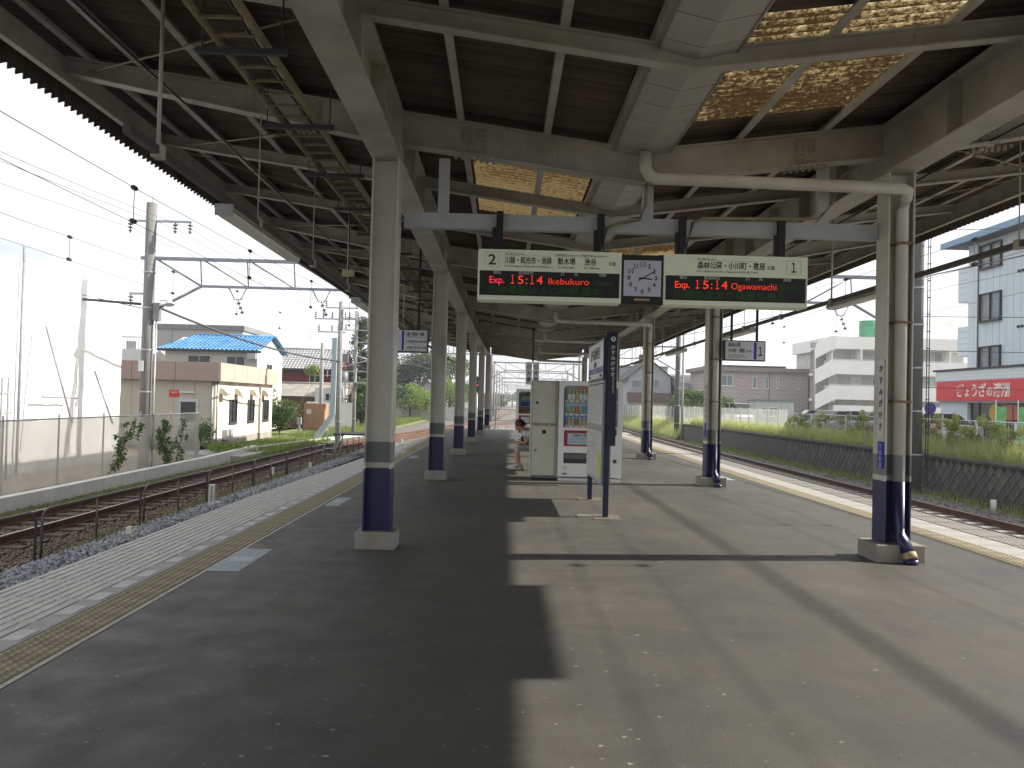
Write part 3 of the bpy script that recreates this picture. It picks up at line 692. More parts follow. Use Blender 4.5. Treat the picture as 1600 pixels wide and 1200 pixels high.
# ------------------------------------------------------------------ light conduits with fixtures
def light_run(X, z, label, fix, sd):
    t = thing('lighting_conduit', label, 'light rail', (X, 5.5, z))
    b = MB(); yy = list(np.arange(0, 38.6, 2.4))
    for a, c in zip(yy[:-1], yy[1:]): b.bar((cur(a+5.5), a, 0), (cur(c+5.5), c, 0), .055, .06)
    b.build('conduit_rail', mat('dark_bronze', (.07, .06, .055), .5, .2), t)
    y = P1-BS-5.5
    k = 0
    while y < 38:
        h = MB(); zt = 4.10+SLP*abs(X-VX)-.05-z; h.tube([(cur(y+5.5), y, .03), (cur(y+5.5), y, zt)], .007 if k % 3 else .014, 6)
        h.box(cur(y+5.5)-.035, cur(y+5.5)+.035, y-.05, y+.05, -.05, .05); y += BS; k += 1; h.build('hanger_rod', CREAMB, t)
    for i, (y0, y1) in enumerate(fix):
        f = thing('platform_light', f'{["nearest","second","third","fourth","fifth"][i]} unlit tube light under the {sd} conduit', 'light fixture', (X+cur(y0), y0, z-.04), group=f'tube lights under the {sd} conduit')
        L = y1-y0; dxc = cur(y1)-cur(y0)
        b = MB(); b.prism([(-.09, -.06), (-.05, -.005), (.05, -.005), (.09, -.06)], 'y', 0, L); b.build('housing', CREAMB, f)
        b = MB(); b.box(-.075, .075, .03, L-.03, -.10, -.061); b.build('diffuser', mat('milky_diffuser', (.72, .73, .70), .3, .05), f, bevel=.012)
        MB().box(-.08, .08, -.03, -.001, -.10, .0).build('end_cap', mat('grey_cap', (.35, .36, .36), .5), f)
light_run(-2.55, 3.25, 'dark lighting conduit hung on rods under the left wing', [(7.45, 9.95), (14.1, 16.5), (21.3, 23.7), (28.5, 30.9)], 'left')
light_run(5.27, 3.25, 'dark lighting conduit hung on rods under the right wing', [(10.9, 13.35), (17.5, 20.0), (24.4, 26.9), (31.6, 34.0)], 'right')
# thin loose cables under the canopy
for i, (x0, z0, x1, z1) in enumerate([(-3.3, 4.45, -3.35, 4.5), (4.9, 4.3, 5.0, 4.35)]):
    b = MB().tube([(x0+(x1-x0)*t/40+cur(t+4), t+4, z0-.03*abs(math.sin(t*.645))) for t in np.arange(0, 40, .8)], .012, 5)
    tag(b.build('sagging_cable', BLACK), f'thin black cable sagging between hangers under the {"left" if i==0 else "right"} wing', 'cable')

# ================================================================== DEPARTURE SIGN
dep = thing('departure_sign', 'twin departure board with clock hung from a grey beam across the platform', 'departure board', (0, 8.5, 0))
# grey support beam (part of canopy)
b = MB(); b.box(-1.07, 3.85, 8.52, 8.62, 3.275, 3.43); sb = b.build('sign_beam', mat('pale_grey_paint', (.40, .42, .42), .5, .08), canopy)
for x in (-.67, 1.45, 3.28): MB().box(x-.055, x+.055, 8.53, 8.61, 3.431, 4.0 if x < 0 else (3.77 if x < 2 else 4.02)).build('beam_hanger', MATS['pale_grey_paint'], canopy)
b = MB().tube([(1.42, 8.44, 3.9), (1.41, 8.44, 3.55), (1.35, 8.44, 3.4), (1.15, 8.44, 3.36), (1.02, 8.44, 3.3), (.97, 8.45, 3.06)], .018, 8)
b.tube([(3.55, 8.44, 4.0), (3.35, 8.44, 3.85), (3.34, 8.44, 3.62), (3.2, 8.44, 3.47), (3.0, 8.44, 3.45), (2.0, 8.44, 3.43), (1.9, 8.44, 3.38), (1.82, 8.45, 3.06)], .018, 8)
b.build('flexible_conduit', YELT, canopy)
b = MB()
for i, x in enumerate((-.08, .96, 1.80, 2.82)):
    b = MB().box(x-.035, x+.035, -.06, .0, 3.04, 3.45); b.box(x-.075, x-.035, -.05, -.01, 3.04, 3.28); b.build('hanger_post', BLACK, dep)
def board(x0, x1, num, numleft):
    fr = MB(); fr.box(x0, x1, -.12, .12, 2.525, 3.045); f = fr.build('board_housing', SIGNW, dep, bevel=.006)
    MB().box(x0+.02, x1-.02, -.124, -.1195, 2.575, 2.825).build('led_screen', BLACK, dep)
    return f
B2 = board(-.29, 1.17, '2', True); B1 = board(1.60, 3.07, '1', False)
YF = -.1225
def frame(b, x0, x1, z0, z1, t, yy=YF):
    b.box(x0, x1, yy, yy+.002, z1-t, z1); b.box(x0, x1, yy, yy+.002, z0, z0+t); b.box(x0, x0+t, yy, yy+.002, z0+t, z1-t); b.box(x1-t, x1, yy, yy+.002, z0+t, z1-t)
fb = MB(); frame(fb, -.22, -.075, 2.865, 3.015, .002); frame(fb, 2.852, 3.0, 2.865, 3.005, .002)
fb.box(-.03, .43, YF, YF+.002, 2.985, 2.987); fb.box(.47, .70, YF, YF+.002, 2.985, 2.987); fb.box(.74, .96, YF, YF+.002, 2.985, 2.987); fb.box(1.9, 2.55, YF, YF+.002, 2.985, 2.987)
fb.build('printed_rule', INKG, dep)
def dt(s, size, x, z, m_=INK, al='LEFT', bold=.0012, y=YF-.0005, fit=None): return text(s, size, m_, dep, (x, y, z), '-y', al, bold, fit=fit)
dt('2', .15, -.187, 2.887, bold=.002, fit=.078); dt('１', .135, 2.90, 2.887, bold=.002, fit=.05)
dt('東上線 Tojo Line', .024, -.015, 2.993, INKG, bold=0, fit=.19); dt('川越・和光市・池袋', .078, -.02, 2.908, bold=.001, fit=.477)
dt('for Kawagoe, Wakoshi & Ikebukuro', .032, -.02, 2.866, INKG, bold=0, fit=.49)
dt('○有楽町線 Yurakucho Line', .021, .487, 2.993, INKG, bold=0, fit=.255); dt('新木場', .078, .519, 2.908, bold=.001, fit=.178); dt('for Shin-kiba', .032, .519, 2.866, INKG, bold=0, fit=.173)
dt('●副都心線 Fukutoshin Line', .021, .762, 2.993, INKG, bold=0, fit=.26); dt('渋谷', .078, .79, 2.908, bold=.001, fit=.122); dt('for Shibuya', .032, .79, 2.866, INKG, bold=0, fit=.16)
dt('方面', .045, 1.035, 2.908, bold=0, fit=.073)
dt('東上線 Tojo Line', .024, 1.942, 2.993, INKG, bold=0, fit=.19); dt('森林公園・小川町・寄居', .08, 1.942, 2.908, bold=.001, fit=.69); dt('方面', .045, 2.65, 2.91, bold=0, fit=.08)
dt('for Shinrin-koen, Ogawamachi & Yorii', .032, 1.942, 2.866, INKG, bold=0, fit=.62)
YL = -.1255
WHT = mat('white_print', (.6, .6, .6), .5, 0)
for hs in (((-.13, .075), (.123, .152), (.55, .04), (.688, .04), (.94, .075)), ((1.76, .075), (2.01, .16), (2.435, .04), (2.57, .04), (2.82, .08))):
    for s_t, (x, w) in zip(('種別', '発車時刻', '行', '先', '両数'), hs): dt(s_t, .036, x, 2.793, WHT, bold=0, y=YL, fit=w)
def led_time(xs, ws):
    for ch, x, w in zip('１5:１4', xs, ws): dt(ch, .120, x, 2.697, LEDR, bold=0, y=YL, fit=w)
led_time((.048, .117, .199, .246, .310), (.034, .058, .014, .034, .060)); led_time((1.928, 2.001, 2.083, 2.130, 2.190), (.034, .058, .014, .034, .060))
dt('Exp.', .098, -.17, 2.700, LEDP, bold=.0005, y=YL, fit=.15); dt('Ikebukuro', .092, .43, 2.700, LEDR, bold=-.001, y=YL, fit=.41)
dt('10cars', .085, .89, 2.70, LEDG, bold=.001, y=YL, fit=.185); dt('の停車駅はふじみ野 志木', .09, -.18, 2.602, LEDG, bold=.001, y=YL, fit=1.15)
dt('Exp.', .098, 1.716, 2.700, LEDR, bold=.0005, y=YL, fit=.15); dt('Ogawamachi', .092, 2.29, 2.700, LEDR, bold=-.001, y=YL, fit=.46)
dt('10cars', .085, 2.765, 2.70, LEDG, bold=.001, y=YL, fit=.185); dt('川越市止まりは乗り換え', .09, 1.70, 2.602, LEDG, bold=.001, y=YL, fit=1.15)
# clock
ck = thing('platform_clock', 'square white station clock in a black case between the two departure boards', 'clock', (1.385, 8.5, 2.78))
MB().box(-.213, .213, -.11, .11, -.26, .245).build('case', BLACK, ck)
fc = MB().box(-.19, .19, -.114, -.1095, -.175, .19).build('clock_face', mat('clock_white', (.52, .55, .66), .4, .03), ck)
for h in range(1, 13):
    a = R(90-30*h); r_ = .138
    text(''.join(chr(0xFF10+int(q_)) for q_ in str(h)), .056, INK, fc, (r_*math.cos(a), -.1155, .008+r_*math.sin(a)), '-y', 'CENTER', .0015, valign='CENTER', fit=.031 if h < 10 else (.058 if h != 11 else .048))
    a2 = a; MB().obox((.168*math.cos(a2), -.115, .008+.168*math.sin(a2)), (.004*math.cos(a2), 0, .004*math.sin(a2)), (0, .0008, 0), (-.0025*math.sin(a2), 0, .0025*math.cos(a2))).build('minute_mark', INK, fc)
def hand(ang, L, w, back):
    a = R(90-ang); d = Vector((math.cos(a), 0, math.sin(a))); n_ = Vector((-d.z, 0, d.x))
    c0 = Vector((0, -.118, .008)); b = MB(); b.obox(c0+d*(L-back)/2, d*(L+back)/2, (0, .001, 0), n_*w/2); return b.build('clock_hand', BLACK, ck)
hand(95, .095, .012, .035); hand(60, .15, .010, .05)
MB().box(-.08, .08, -.113, -.1095, -.222, -.198).build('maker_plate', mat('tan_plate', (.35, .25, .15), .5, .1), ck)

# hanging direction signs
def hang_sign(x0, x1, Y, z0, z1, label, left):
    t = thing('hanging_sign', label, 'sign', ((x0+x1)/2, Y, z0), group='hanging platform signs'); w = (x1-x0)/2; h = z1-z0
    MB().box(-w, w, -.07, .07, 0, h).build('sign_case', DARKS, t)
    p = MB().box(-w+.02, w-.02, -.074, -.0695, .02, h-.02).build('sign_panel', SIGNB, t)
    for xx in (-w*.62, w*.62):
        MB().box(xx-.02, xx+.02, -.02, .02, h, 4.10+SLP*abs((x0+x1)/2+xx-VX)-z0-.02).build('hanger_post', mat('brown_steel', (.03, .02, .02), .5), t)
    return t, p, w, h
t, p, w, h = hang_sign(4.10, 4.87, 15.45, 2.37, 2.75, 'hanging sign for platform 1 with blue bar, right of the second column', 0)
yy = -.0755
text('森林公園', .085, INK, p, (-w+.07, yy, h*.70), '-y', bold=.001, fit=.23); text('小川町・寄居', .085, INK, p, (-w+.07, yy, h*.42), '-y', bold=.001, fit=.31); text('方面', .05, INK, p, (-w+.41, yy, h*.43), '-y', fit=.09)
text('for Shinrin-koen,\nOgawamachi & Yorii', .04, INKG, p, (-w+.07, yy, h*.24), '-y', fit=.36); MB().box(w-.22, w-.17, yy, yy+.002, .03, h-.03).build('blue_bar', BLUEI, p); text('１', .22, INK, p, (w-.1, yy, h*.27), '-y', 'CENTER', .003, fit=.075)
t, p, w, h = hang_sign(-2.42, -1.42, 15.45, 2.37, 2.80, 'hanging sign for platform 2 partly behind the nearest left column', 1)
text('川越・和光市・池袋', .075, INK, p, (.09, yy, h*.72), '-y', bold=.001, fit=.33); text('for Kawagoe, Wakoshi & Ikebukuro', .026, INKG, p, (.09, yy, h*.64), '-y', fit=.38)
text('○有楽町線 新木場 方面', .05, INK, p, (.09, yy, h*.42), '-y', fit=.38); text('○副都心線 渋谷 方面', .05, INK, p, (.09, yy, h*.16), '-y', fit=.38)
text('for Shin-kiba', .026, INKG, p, (.15, yy, h*.34), '-y'); text('for Shibuya', .026, INKG, p, (.15, yy, h*.08), '-y')
MB().box(.01, .05, yy, yy+.002, .03, h-.03).build('blue_bar', BLUEI, p); text('2', .24, INK, p, (-.17, yy, h*.42), '-y', 'CENTER', .004); text('番線', .06, INK, p, (-.17, yy, h*.16), '-y', 'CENTER', .001)

# ================================================================== INFORMATION BOARD
ib = thing('information_board', 'navy two-post station name board with map and timetable panels beside the drinks machine', 'notice board', (1.39, 12.0, 0))
for y in (-1.0, 1.0):
    MB().box(-.035, .035, y-.035, y+.035, 0, 2.45).build('post', NAVYD, ib)
MB().box(-.012, .10, -1.10, -1.04, .95, 2.46).build('end_board', mat('end_navy', (.008, .012, .035), .4, .1), ib)
ef = [c for c in COL.objects if c.parent == ib][-1]
b = MB().tube([(.045, -1.1015, 2.36), (.045, -1.105, 2.36)], .034, 20); b.build('emblem', SIGNB, ef)
text('T', .045, NAVYD, ef, (.045, -1.107, 2.345), '-y', 'CENTER', .002)
for i, ch in enumerate('かすみがせき'): text(ch, .062, SIGNB, ef, (.045, -1.103, 2.23-.072*i), '-y', 'CENTER', .001)
text('Kasumigaseki', .04, SIGNB, ef, (.045, -1.103, 1.75), '-y', 'CENTER').rotation_euler = (R(90), R(90), 0)
pan = mat('panel_white', (.74, .76, .77), .12, .1, 3)
def panel(nm, z0, z1, fr=DARKS, y0=-.94, y1=.94, face=pan):
    MB().box(-.062, .062, y0-.02, y1+.02, z0-.03, z1+.03).build(nm+'_frame', fr, ib)
    return MB().box(-.066, -.0615, y0+.01, y1-.01, z0, z1).build(nm, face, ib)
nb = panel('name_panel', 1.86, 2.36, NAVYD, face=mat('name_white', (.78, .80, .82), .2, .04))
text('かすみがせき', .20, INK, nb, (-.068, 0, 2.14), '-x', 'CENTER', .003, sx=1.0); text('霞ケ関', .09, INK, nb, (-.068, .0, 2.03), '-x', 'CENTER', .001)
MB().box(-.0675, -.066, -.92, .92, 1.93, 2.01).build('blue_stripe', mat('violet_blue', (.10, .09, .33), .5), nb)
text('Kasumigaseki', .06, SIGNB, nb, (-.069, 0, 1.95), '-x', 'CENTER', .001); text('つるがしま', .05, INK, nb, (-.069, .85, 1.875), '-x', 'LEFT'); text('かわごえし', .05, INK, nb, (-.069, -.85, 1.875), '-x', 'RIGHT')
for z0, z1, nm in ((1.22, 1.74, 'map_panel'), (.44, 1.12, 'timetable_panel')):
    p = panel(nm, z0, z1, mat('alu_frame', (.30, .31, .32), .35, .1, metal=.6))
    ln = MB(); cols = 3 if nm == 'map_panel' else 4
    for i in range(cols):
        ya = -.88+1.76*i/cols; yb_ = ya+1.76/cols-.06
        nl = 16 if nm == 'map_panel' else 22
        for q in range(nl):
            z = z0+.03+(z1-z0-.06)*(q+.5)/nl; Lq = (yb_-ya)*random.uniform(.5, 1); ln.box(-.0675, -.066, yb_-Lq, yb_, z-.004, z+.004, random.choice([0, 0, 1, 2]))
    ln.build('printed_rows', [INKG, mat('print_blue', (.2, .3, .42), .5), mat('print_pink', (.5, .33, .33), .5)], p)
    if nm == 'timetable_panel': MB().box(-.0677, -.0675, -.80, -.45, z0+.06, z0+.42).build('yellow_column', mat('print_yellow', (.55, .52, .12), .5), p)
MB().box(-.05, .05, -.98, .98, 1.145, 1.185).build('middle_rail', MATS['alu_frame'], ib); MB().box(-.06, .06, -.98, .98, 1.78, 1.82).build('light_box', MATS['alu_frame'], ib)

# ================================================================== LOCKER + VENDING MACHINES
VW = mat('vending_white', (.78, .79, .77), .3, .04, 3); LK = mat('locker_grey', (.56, .56, .48), .5, .08, 2.5, col2=(.62, .62, .54), rust=.4, rustc=(.3, .22, .12))
lk = thing('recycling_cabinet', 'tall grey two-door metal cabinet with a rusty seam left of the drinks machine', 'cabinet', (.815, 16.1, 0))
MB().box(-.262, .262, 0, .66, .04, 1.93).build('cabinet_body', mat('cabinet_frame', (.40, .40, .37), .5, .15, 4), lk, bevel=.006)
MB().box(-.24, .24, .02, .6, 0, .04).build('plinth', BLACK, lk)
d1 = MB().box(-.235, .205, -.014, -.001, 1.10, 1.90).build('door', LK, lk, bevel=.004); d2 = MB().box(-.235, .205, -.014, -.001, .09, 1.045).build('door', LK, lk, bevel=.004)
MB().box(-.25, .24, -.010, -.001, 1.05, 1.095).build('seam_strip', mat('rusty_seam', (.33, .22, .10), .7, .4, 15, col2=(.48, .42, .3)), lk)
MB().tube([(-.005, -.0145, .93), (-.005, -.018, .93)], .042, 20).build('can_hole', BLACK, d2)
MB().box(-.175, -.125, -.022, -.0145, 1.47, 1.52).build('lock', DARKS, d1); MB().box(-.185, -.14, -.022, -.0145, .55, .60).build('lock', STEELD, d2)
MB().box(-.06, .07, -.0165, -.0145, 1.15, 1.17).build('paper_label', SIGNB, d1)
gr_ = MB().box(-.24, .235, -.0155, -.0145, .05, .085).build('grime_strip', mat('grime', (.08, .08, .06), .9, .6, 40, col2=(.3, .3, .26)), lk)

def bottle(kind, r=.032, h=.2):
    prof = {'pet': [(0, .9), (.05, 1), (.55, 1), (.72, .8), (.82, .42), (.88, .38), (.98, .38)], 'can': [(0, .85), (.04, 1), (.93, 1), (.98, .85)], 'btl': [(0, .95), (.6, 1), (.75, .6), (.85, .5), (.98, .5)]}[kind]
    b = MB(); n = 9; o = 0
    for z, q in prof: b.v += [(r*q*math.cos(6.283*i/n), r*q*math.sin(6.283*i/n), z*h) for i in range(n)]
    for k in range(len(prof)-1):
        for i in range(n):
            b.f.append((k*n+i, k*n+(i+1) % n, (k+1)*n+(i+1) % n, (k+1)*n+i)); mi = 1 if (kind == 'pet' and k in (1,)) else (2 if kind != 'can' and k == len(prof)-2 else 0); b.m.append(mi); b.sm.append(True)
    b.f.append(tuple((len(prof)-1)*n+i for i in range(n))); b.m.append(2 if kind != 'can' else 0); b.sm.append(False)
    return b
CC = {'green': (.18, .34, .04), 'lime': (.35, .42, .05), 'clear': (.35, .45, .5), 'blue': (.05, .18, .4), 'orange': (.5, .18, .03), 'red': (.4, .03, .03), 'white': (.55, .55, .55), 'gold': (.4, .28, .08), 'brown': (.12, .05, .02), 'sky': (.2, .4, .55)}
def cm(n): return mat('drink_'+n, CC[n], .25, .05)
def vending(name_lab, loc, W_, Ht, rows_, red_banner, detail=True, grp='drinks vending machines'):
    t = thing('vending_machine', name_lab, 'vending machine', loc, group=grp); w = W_/2
    body = MB(); body.box(-w, w, .09, .72, .06, Ht)                       # carcass behind the door
    # door front with window opening
    zt, zb = Ht-.09, Ht-.90; x0, x1 = -w+.09, w-.09
    for bx in ((-w, w, 0, .088, zt, Ht), (-w, x0, 0, .088, .09, zt), (x1, w, 0, .088, .09, zt), (x0, x1, 0, .088, .09, zb)): body.box(*bx)
    body.box(-w+.01, w-.01, .02, .1, .0, .06)
    bo = body.build('cabinet', VW, t)
    for xx, zz in ((x0, zt), (x1, zt)):   # rounded corners
        s_ = 1 if xx < 0 else -1; c_ = MB(); n = 6; rr = .09
        pts = [(xx, zz), (xx+s_*rr, zz)]+[(xx+s_*rr-s_*rr*math.sin(R(90*i/n)), zz-rr+rr*math.cos(R(90*i/n))) for i in range(n+1)]
        c_.prism(pts, 'y', .001, .087); c_.build('corner_trim', VW, t)
    MB().box(x0+.002, x1-.002, .0885, .0895, zb+.002, zt-.002).build('window_back', mat('display_back', (.18, .22, .24), .6), t)
    if red_banner: MB().box(x0+.28, x1-.05, .080, .088, zt-.12, zt-.01).build('red_header', mat('banner_red', (.38, .02, .02), .4), t)
    rng = random.Random(5)
    for k, (z, kinds, backc) in enumerate(rows_):
        MB().box(x0+.04, x1-.02, .03, .087, z-.035, z-.004).build('shelf', WHITE, t)
        tk = MB(); nn = 9
        for i in range(nn):
            xx = x0+.10+(x1-x0-.18)*i/(nn-1); tk.box(xx-.022, xx+.022, .0265, .0295, z-.030, z-.012)
        tk.build('price_button', BLACK, t)
        if backc: MB().box(x0+.03, x1-.02, .0865, .0878, z, z+.2).build('back_card', mat('card_'+backc, CC[backc], .4, .05), t)
        proto = {}
        n = 13
        for i in range(n):
            key = kinds[i*len(kinds)//n]; kd, colr, cap = key
            xx = x0+.115+(x1-x0-.19)*i/(n-1)
            if key not in proto:
                hgt = {'pet': .215, 'can': .15, 'btl': .16}[kd]
                ob = bottle(kd, .037 if kd == 'pet' else .034, hgt).build({'pet': 'bottle', 'can': 'drink_can', 'btl': 'bottle'}[kd], [cm(colr), cm('white') if colr in ('green', 'clear') else cm('gold'), cm(cap)], t, fix=False); ob.location = (xx, .048, z); proto[key] = ob
            else: share(proto[key], (xx, .048, z), t)
    GL_ = bpy.data.materials.get('window_glass')
    if not GL_:
        GL_ = bpy.data.materials.new('window_glass'); GL_.use_nodes = True; n_ = GL_.node_tree.nodes; l_ = GL_.node_tree.links; n_.clear()
        oo = n_.new('ShaderNodeOutputMaterial'); a_ = n_.new('ShaderNodeBsdfTransparent'); g_ = n_.new('ShaderNodeBsdfGlossy'); g_.inputs['Roughness'].default_value = .03; fr_ = n_.new('ShaderNodeFresnel'); mm_ = n_.new('ShaderNodeMixShader')
        a_.inputs[0].default_value = (.93, .96, .96, 1); l_.new(fr_.outputs[0], mm_.inputs[0]); l_.new(a_.outputs[0], mm_.inputs[1]); l_.new(g_.outputs[0], mm_.inputs[2]); l_.new(mm_.outputs[0], oo.inputs[0])
    MB().quad((x0, .012, zb), (x1, .012, zb), (x1, .012, zt), (x0, .012, zt)).build('window_pane', GL_, t)
    # lower part
    rp = MB().box(x0+.02, x0+.72 if red_banner else x0+.5, -.006, -.001, zb-.36, zb-.055).build('red_panel', mat('panel_red', (.30, .02, .03), .4), t)
    pp = MB().box(x0+.09, x0+.66 if red_banner else x0+.4, -.0095, -.0065, zb-.325, zb-.11).build('paper_notice', mat('notice_blue', (.42, .55, .60), .5), t)
    if red_banner:
        text('新紙幣にて販売中', .045, INK, pp, (x0+.37, -.0105, zb-.165), '-y', 'CENTER', .001, sx=.95)
        r_ = MB()
        for q in range(4): r_.box(x0+.12, x0+.62-.05*(q % 2), -.0105, -.0096, zb-.20-.03*q-.006, zb-.20-.03*q+.004)
        r_.build('notice_lines', mat('notice_ink', (.2, .3, .4), .5), pp)
    sl0 = MB().box(x0+.0, x1-.28, .0, .02, zb-.69, zb-.49); sl0 = MB().box(x0+.02, x1-.30, -.004, -.001, zb-.69, zb-.49).build('pickup_slot', mat('slot_dark', (.03, .03, .03), .25), t)
    MB().box(x0+.03, x1-.31, -.014, -.0045, zb-.60, zb-.51).build('pickup_flap', mat('flap', (.12, .12, .115), .2), sl0)
    MB().box(w-.16, w-.11, -.006, -.001, zb-.14, zb-.02).build('coin_slot', DARKS, t); MB().tube([(w-.19, -.001, zb-.08), (w-.19, -.012, zb-.08)], .04, 14).build('coin_dial', BLACK, t)
    MB().box(w-.17, w-.10, -.006, -.001, .36, .43).build('change_cup', mat('cup_brown', (.12, .05, .04), .5), t)
    e_ = MB(); 
    for i in range(20):
        a0, a1 = R(18*i), R(18*(i+1)); c0 = Vector((x0+.05, -.002, .25)); d0 = Vector((math.cos(a0), 0, math.sin(a0))); d1_ = Vector((math.cos(a1), 0, math.sin(a1)))
        e_.quad(c0+d0*.036, c0+d1_*.036, c0+d1_*.026, c0+d0*.026)
    e_.build('eco_mark', mat('eco_green', (.1, .33, .24), .5), t)
    MB().box(x0, x0+.09, -.003, -.001, .12, .155).build('rating_label', INKG, t)
    MB().box(-w+.01, w-.01, -.004, -.001, .055, .07).build('kick_seam', BLACK, t)
    return t
P_, C_, B_ = 'pet', 'can', 'btl'
vending('large white drinks machine with red header behind the navy information board', (1.70, 16.0, 0), 1.235, 1.93,
        [(1.555, [(P_, 'green', 'green'), (P_, 'lime', 'lime'), (P_, 'green', 'white'), (P_, 'green', 'white'), (P_, 'clear', 'sky'), (P_, 'clear', 'blue'), (P_, 'orange', 'white'), (P_, 'lime', 'white'), (P_, 'clear', 'blue')], None),
         (1.30, [(C_, 'green', 'white'), (C_, 'red', 'white'), (C_, 'green', 'white'), (C_, 'blue', 'white'), (C_, 'blue', 'white'), (C_, 'orange', 'white'), (C_, 'orange', 'white'), (C_, 'sky', 'white'), (C_, 'gold', 'white'), (C_, 'red', 'white')], 'sky'),
         (1.07, [(B_, 'gold', 'white'), (B_, 'brown', 'white'), (B_, 'gold', 'white'), (B_, 'lime', 'gold'), (B_, 'blue', 'gold'), (B_, 'brown', 'gold'), (C_, 'blue', 'white'), (C_, 'blue', 'white'), (C_, 'red', 'white')], 'blue')], True)
vending('farther white drinks machine standing beyond the seated person', (1.08, 30.1, 0), 1.2, 1.97,
        [(1.60, [(P_, 'green', 'green')]*6+[(P_, 'orange', 'white')]*3, None), (1.35, [(C_, 'blue', 'white')]*9, 'sky'), (1.11, [(C_, 'orange', 'white')]*5+[(C_, 'red', 'white')]*4, None)], False)

# bench
bn = thing('bench', 'low dark bench behind the grey cabinet carrying the seated person', 'bench', (.89, 18.65, 0))
for i in range(4): MB().box(-.24+.125*i, -.13+.125*i, -.55, 1.6, .40, .43).build('seat_slat', mat('bench_slat', (.16, .10, .06), .6, .2, 5), bn)
for y in (-.35, 1.4): MB().box(-.22, .24, y-.03, y+.03, 0, .399).build('bench_leg', DARKS, bn)

# ------------------------------------------------------------------ person seated, bent over a phone, facing -X
SKIN = mat('skin', (.42, .24, .17), .55, .08); HAIR = mat('auburn_hair', (.085, .026, .014), .45, .35, 20)
def skinmesh(name, verts, edges, radii, m_, parent, sub=2, root=0):
    me = bpy.data.meshes.new(name); me.from_pydata(verts, edges, []); o = bpy.data.objects.new(name, me); COL.objects.link(o)
    md = o.modifiers.new('skin', 'SKIN'); md.use_smooth_shade = True
    for i, r_ in enumerate(radii):
        me.skin_vertices[0].data[i].radius = (r_, r_) if not isinstance(r_, tuple) else r_; me.skin_vertices[0].data[i].use_root = (i == root)
    sb_ = o.modifiers.new('sub', 'SUBSURF'); sb_.levels = sub; sb_.render_levels = sub
    bpy.context.view_layer.update(); m2 = bpy.data.meshes.new_from_object(o.evaluated_get(bpy.context.evaluated_depsgraph_get()))
    bpy.data.objects.remove(o); m2.materials.clear(); m2.materials.append(m_)
    for p in m2.polygons: p.use_smooth = True
    m2.name = name; o = bpy.data.objects.new(name, m2); COL.objects.link(o); o.parent = parent; return o
pr = thing('person', 'person with auburn hair in grey shorts bent over a phone on the bench', 'person', (.80, 18.6, 0))
v = []; e = []; r_ = []
def vv(p, r): v.append(p); r_.append(r); return len(v)-1
pel = vv((0, 0, .50), (.15, .13)); sp1 = vv((-.12, 0, .63), (.15, .12)); ch = vv((-.27, 0, .77), (.16, .11)); nk = vv((-.36, 0, .87), .055); hd0 = vv((-.40, 0, .92), .055)
e += [(pel, sp1), (sp1, ch), (ch, nk), (nk, hd0)]
for s in (-1, 1):
    sh = vv((-.29, s*.17, .80), .055); el = vv((-.27, s*.22, .60), .042); wr = vv((-.46, s*.10, .575), .028); pa = vv((-.52, s*.055, .585), (.036, .02))
    e += [(ch, sh), (sh, el), (el, wr), (wr, pa)]
    hp = vv((-.05, s*.09, .49), .095); kn = vv((-.42, s*.10, .47), .065); cf = vv((-.45, s*.10, .32), .058); an = vv((-.42 - .03*s, s*.10, .09), .036); ft = vv((-.46-.03*s, s*.10, .045), .038); to = vv((-.60-.03*s, s*.11, .03), .03)
    e += [(pel, hp), (hp, kn), (kn, cf), (cf, an), (an, ft), (ft, to)]
skinmesh('body', v, e, r_, SKIN, pr)
# head with face
def ell(c, r, m_, parent, name, n=14, squash=None):
    b = MB(); 
    for i in range(n+1):
        th = math.pi*i/n
        for j in range(2*n):
            ph = math.pi*j/n; b.v.append((c[0]+r[0]*math.sin(th)*math.cos(ph), c[1]+r[1]*math.sin(th)*math.sin(ph), c[2]+r[2]*math.cos(th)))
    for i in range(n):
        for j in range(2*n): b.f.append((i*2*n+j, i*2*n+(j+1) % (2*n), (i+1)*2*n+(j+1) % (2*n), (i+1)*2*n+j)); b.m.append(0); b.sm.append(True)
    return b.build(name, m_, parent)
hd = ell((0, 0, 0), (.095, .076, .115), SKIN, pr, 'head'); hd.location = (-.42, 0, .955); hd.rotation_euler = (0, R(-48), 0)
ell((-.096, 0, -.012), (.018, .012, .02), SKIN, hd, 'nose', 6); ell((-.082, 0, -.055), (.012, .024, .007), mat('lips', (.35, .12, .1), .5), hd, 'mouth', 6)
for s in (-1, 1): ell((-.083, s*.03, .012), (.01, .014, .007), INK, hd, 'eye', 6); ell((.0, s*.077, -.01), (.022, .01, .032), SKIN, hd, 'ear', 6)
# hair: cap plus strands hanging
hr = MB(); n = 12
hb = ell((.042, 0, .030), (.098, .098, .122), HAIR, hd, 'hair', 14)
st = MB(); rg_ = random.Random(3)
for i in range(260):
    a = rg_.uniform(-2.2, 2.2); rr = Vector((.065+.065*math.cos(a), .086*math.sin(a), rg_.uniform(-.03, .11)))
    d = Vector((rg_.uniform(-.02, .05), rg_.uniform(-.02, .02), -rg_.uniform(.05, .13))); w_ = Vector((rg_.uniform(-.01, .01), .008, 0))
    st.add([rr-w_, rr+w_, rr+d+w_*.3], [(0, 1, 2)])
st.build('hair_strands', HAIR, hd, fix=False)['kind'] = 'stuff'
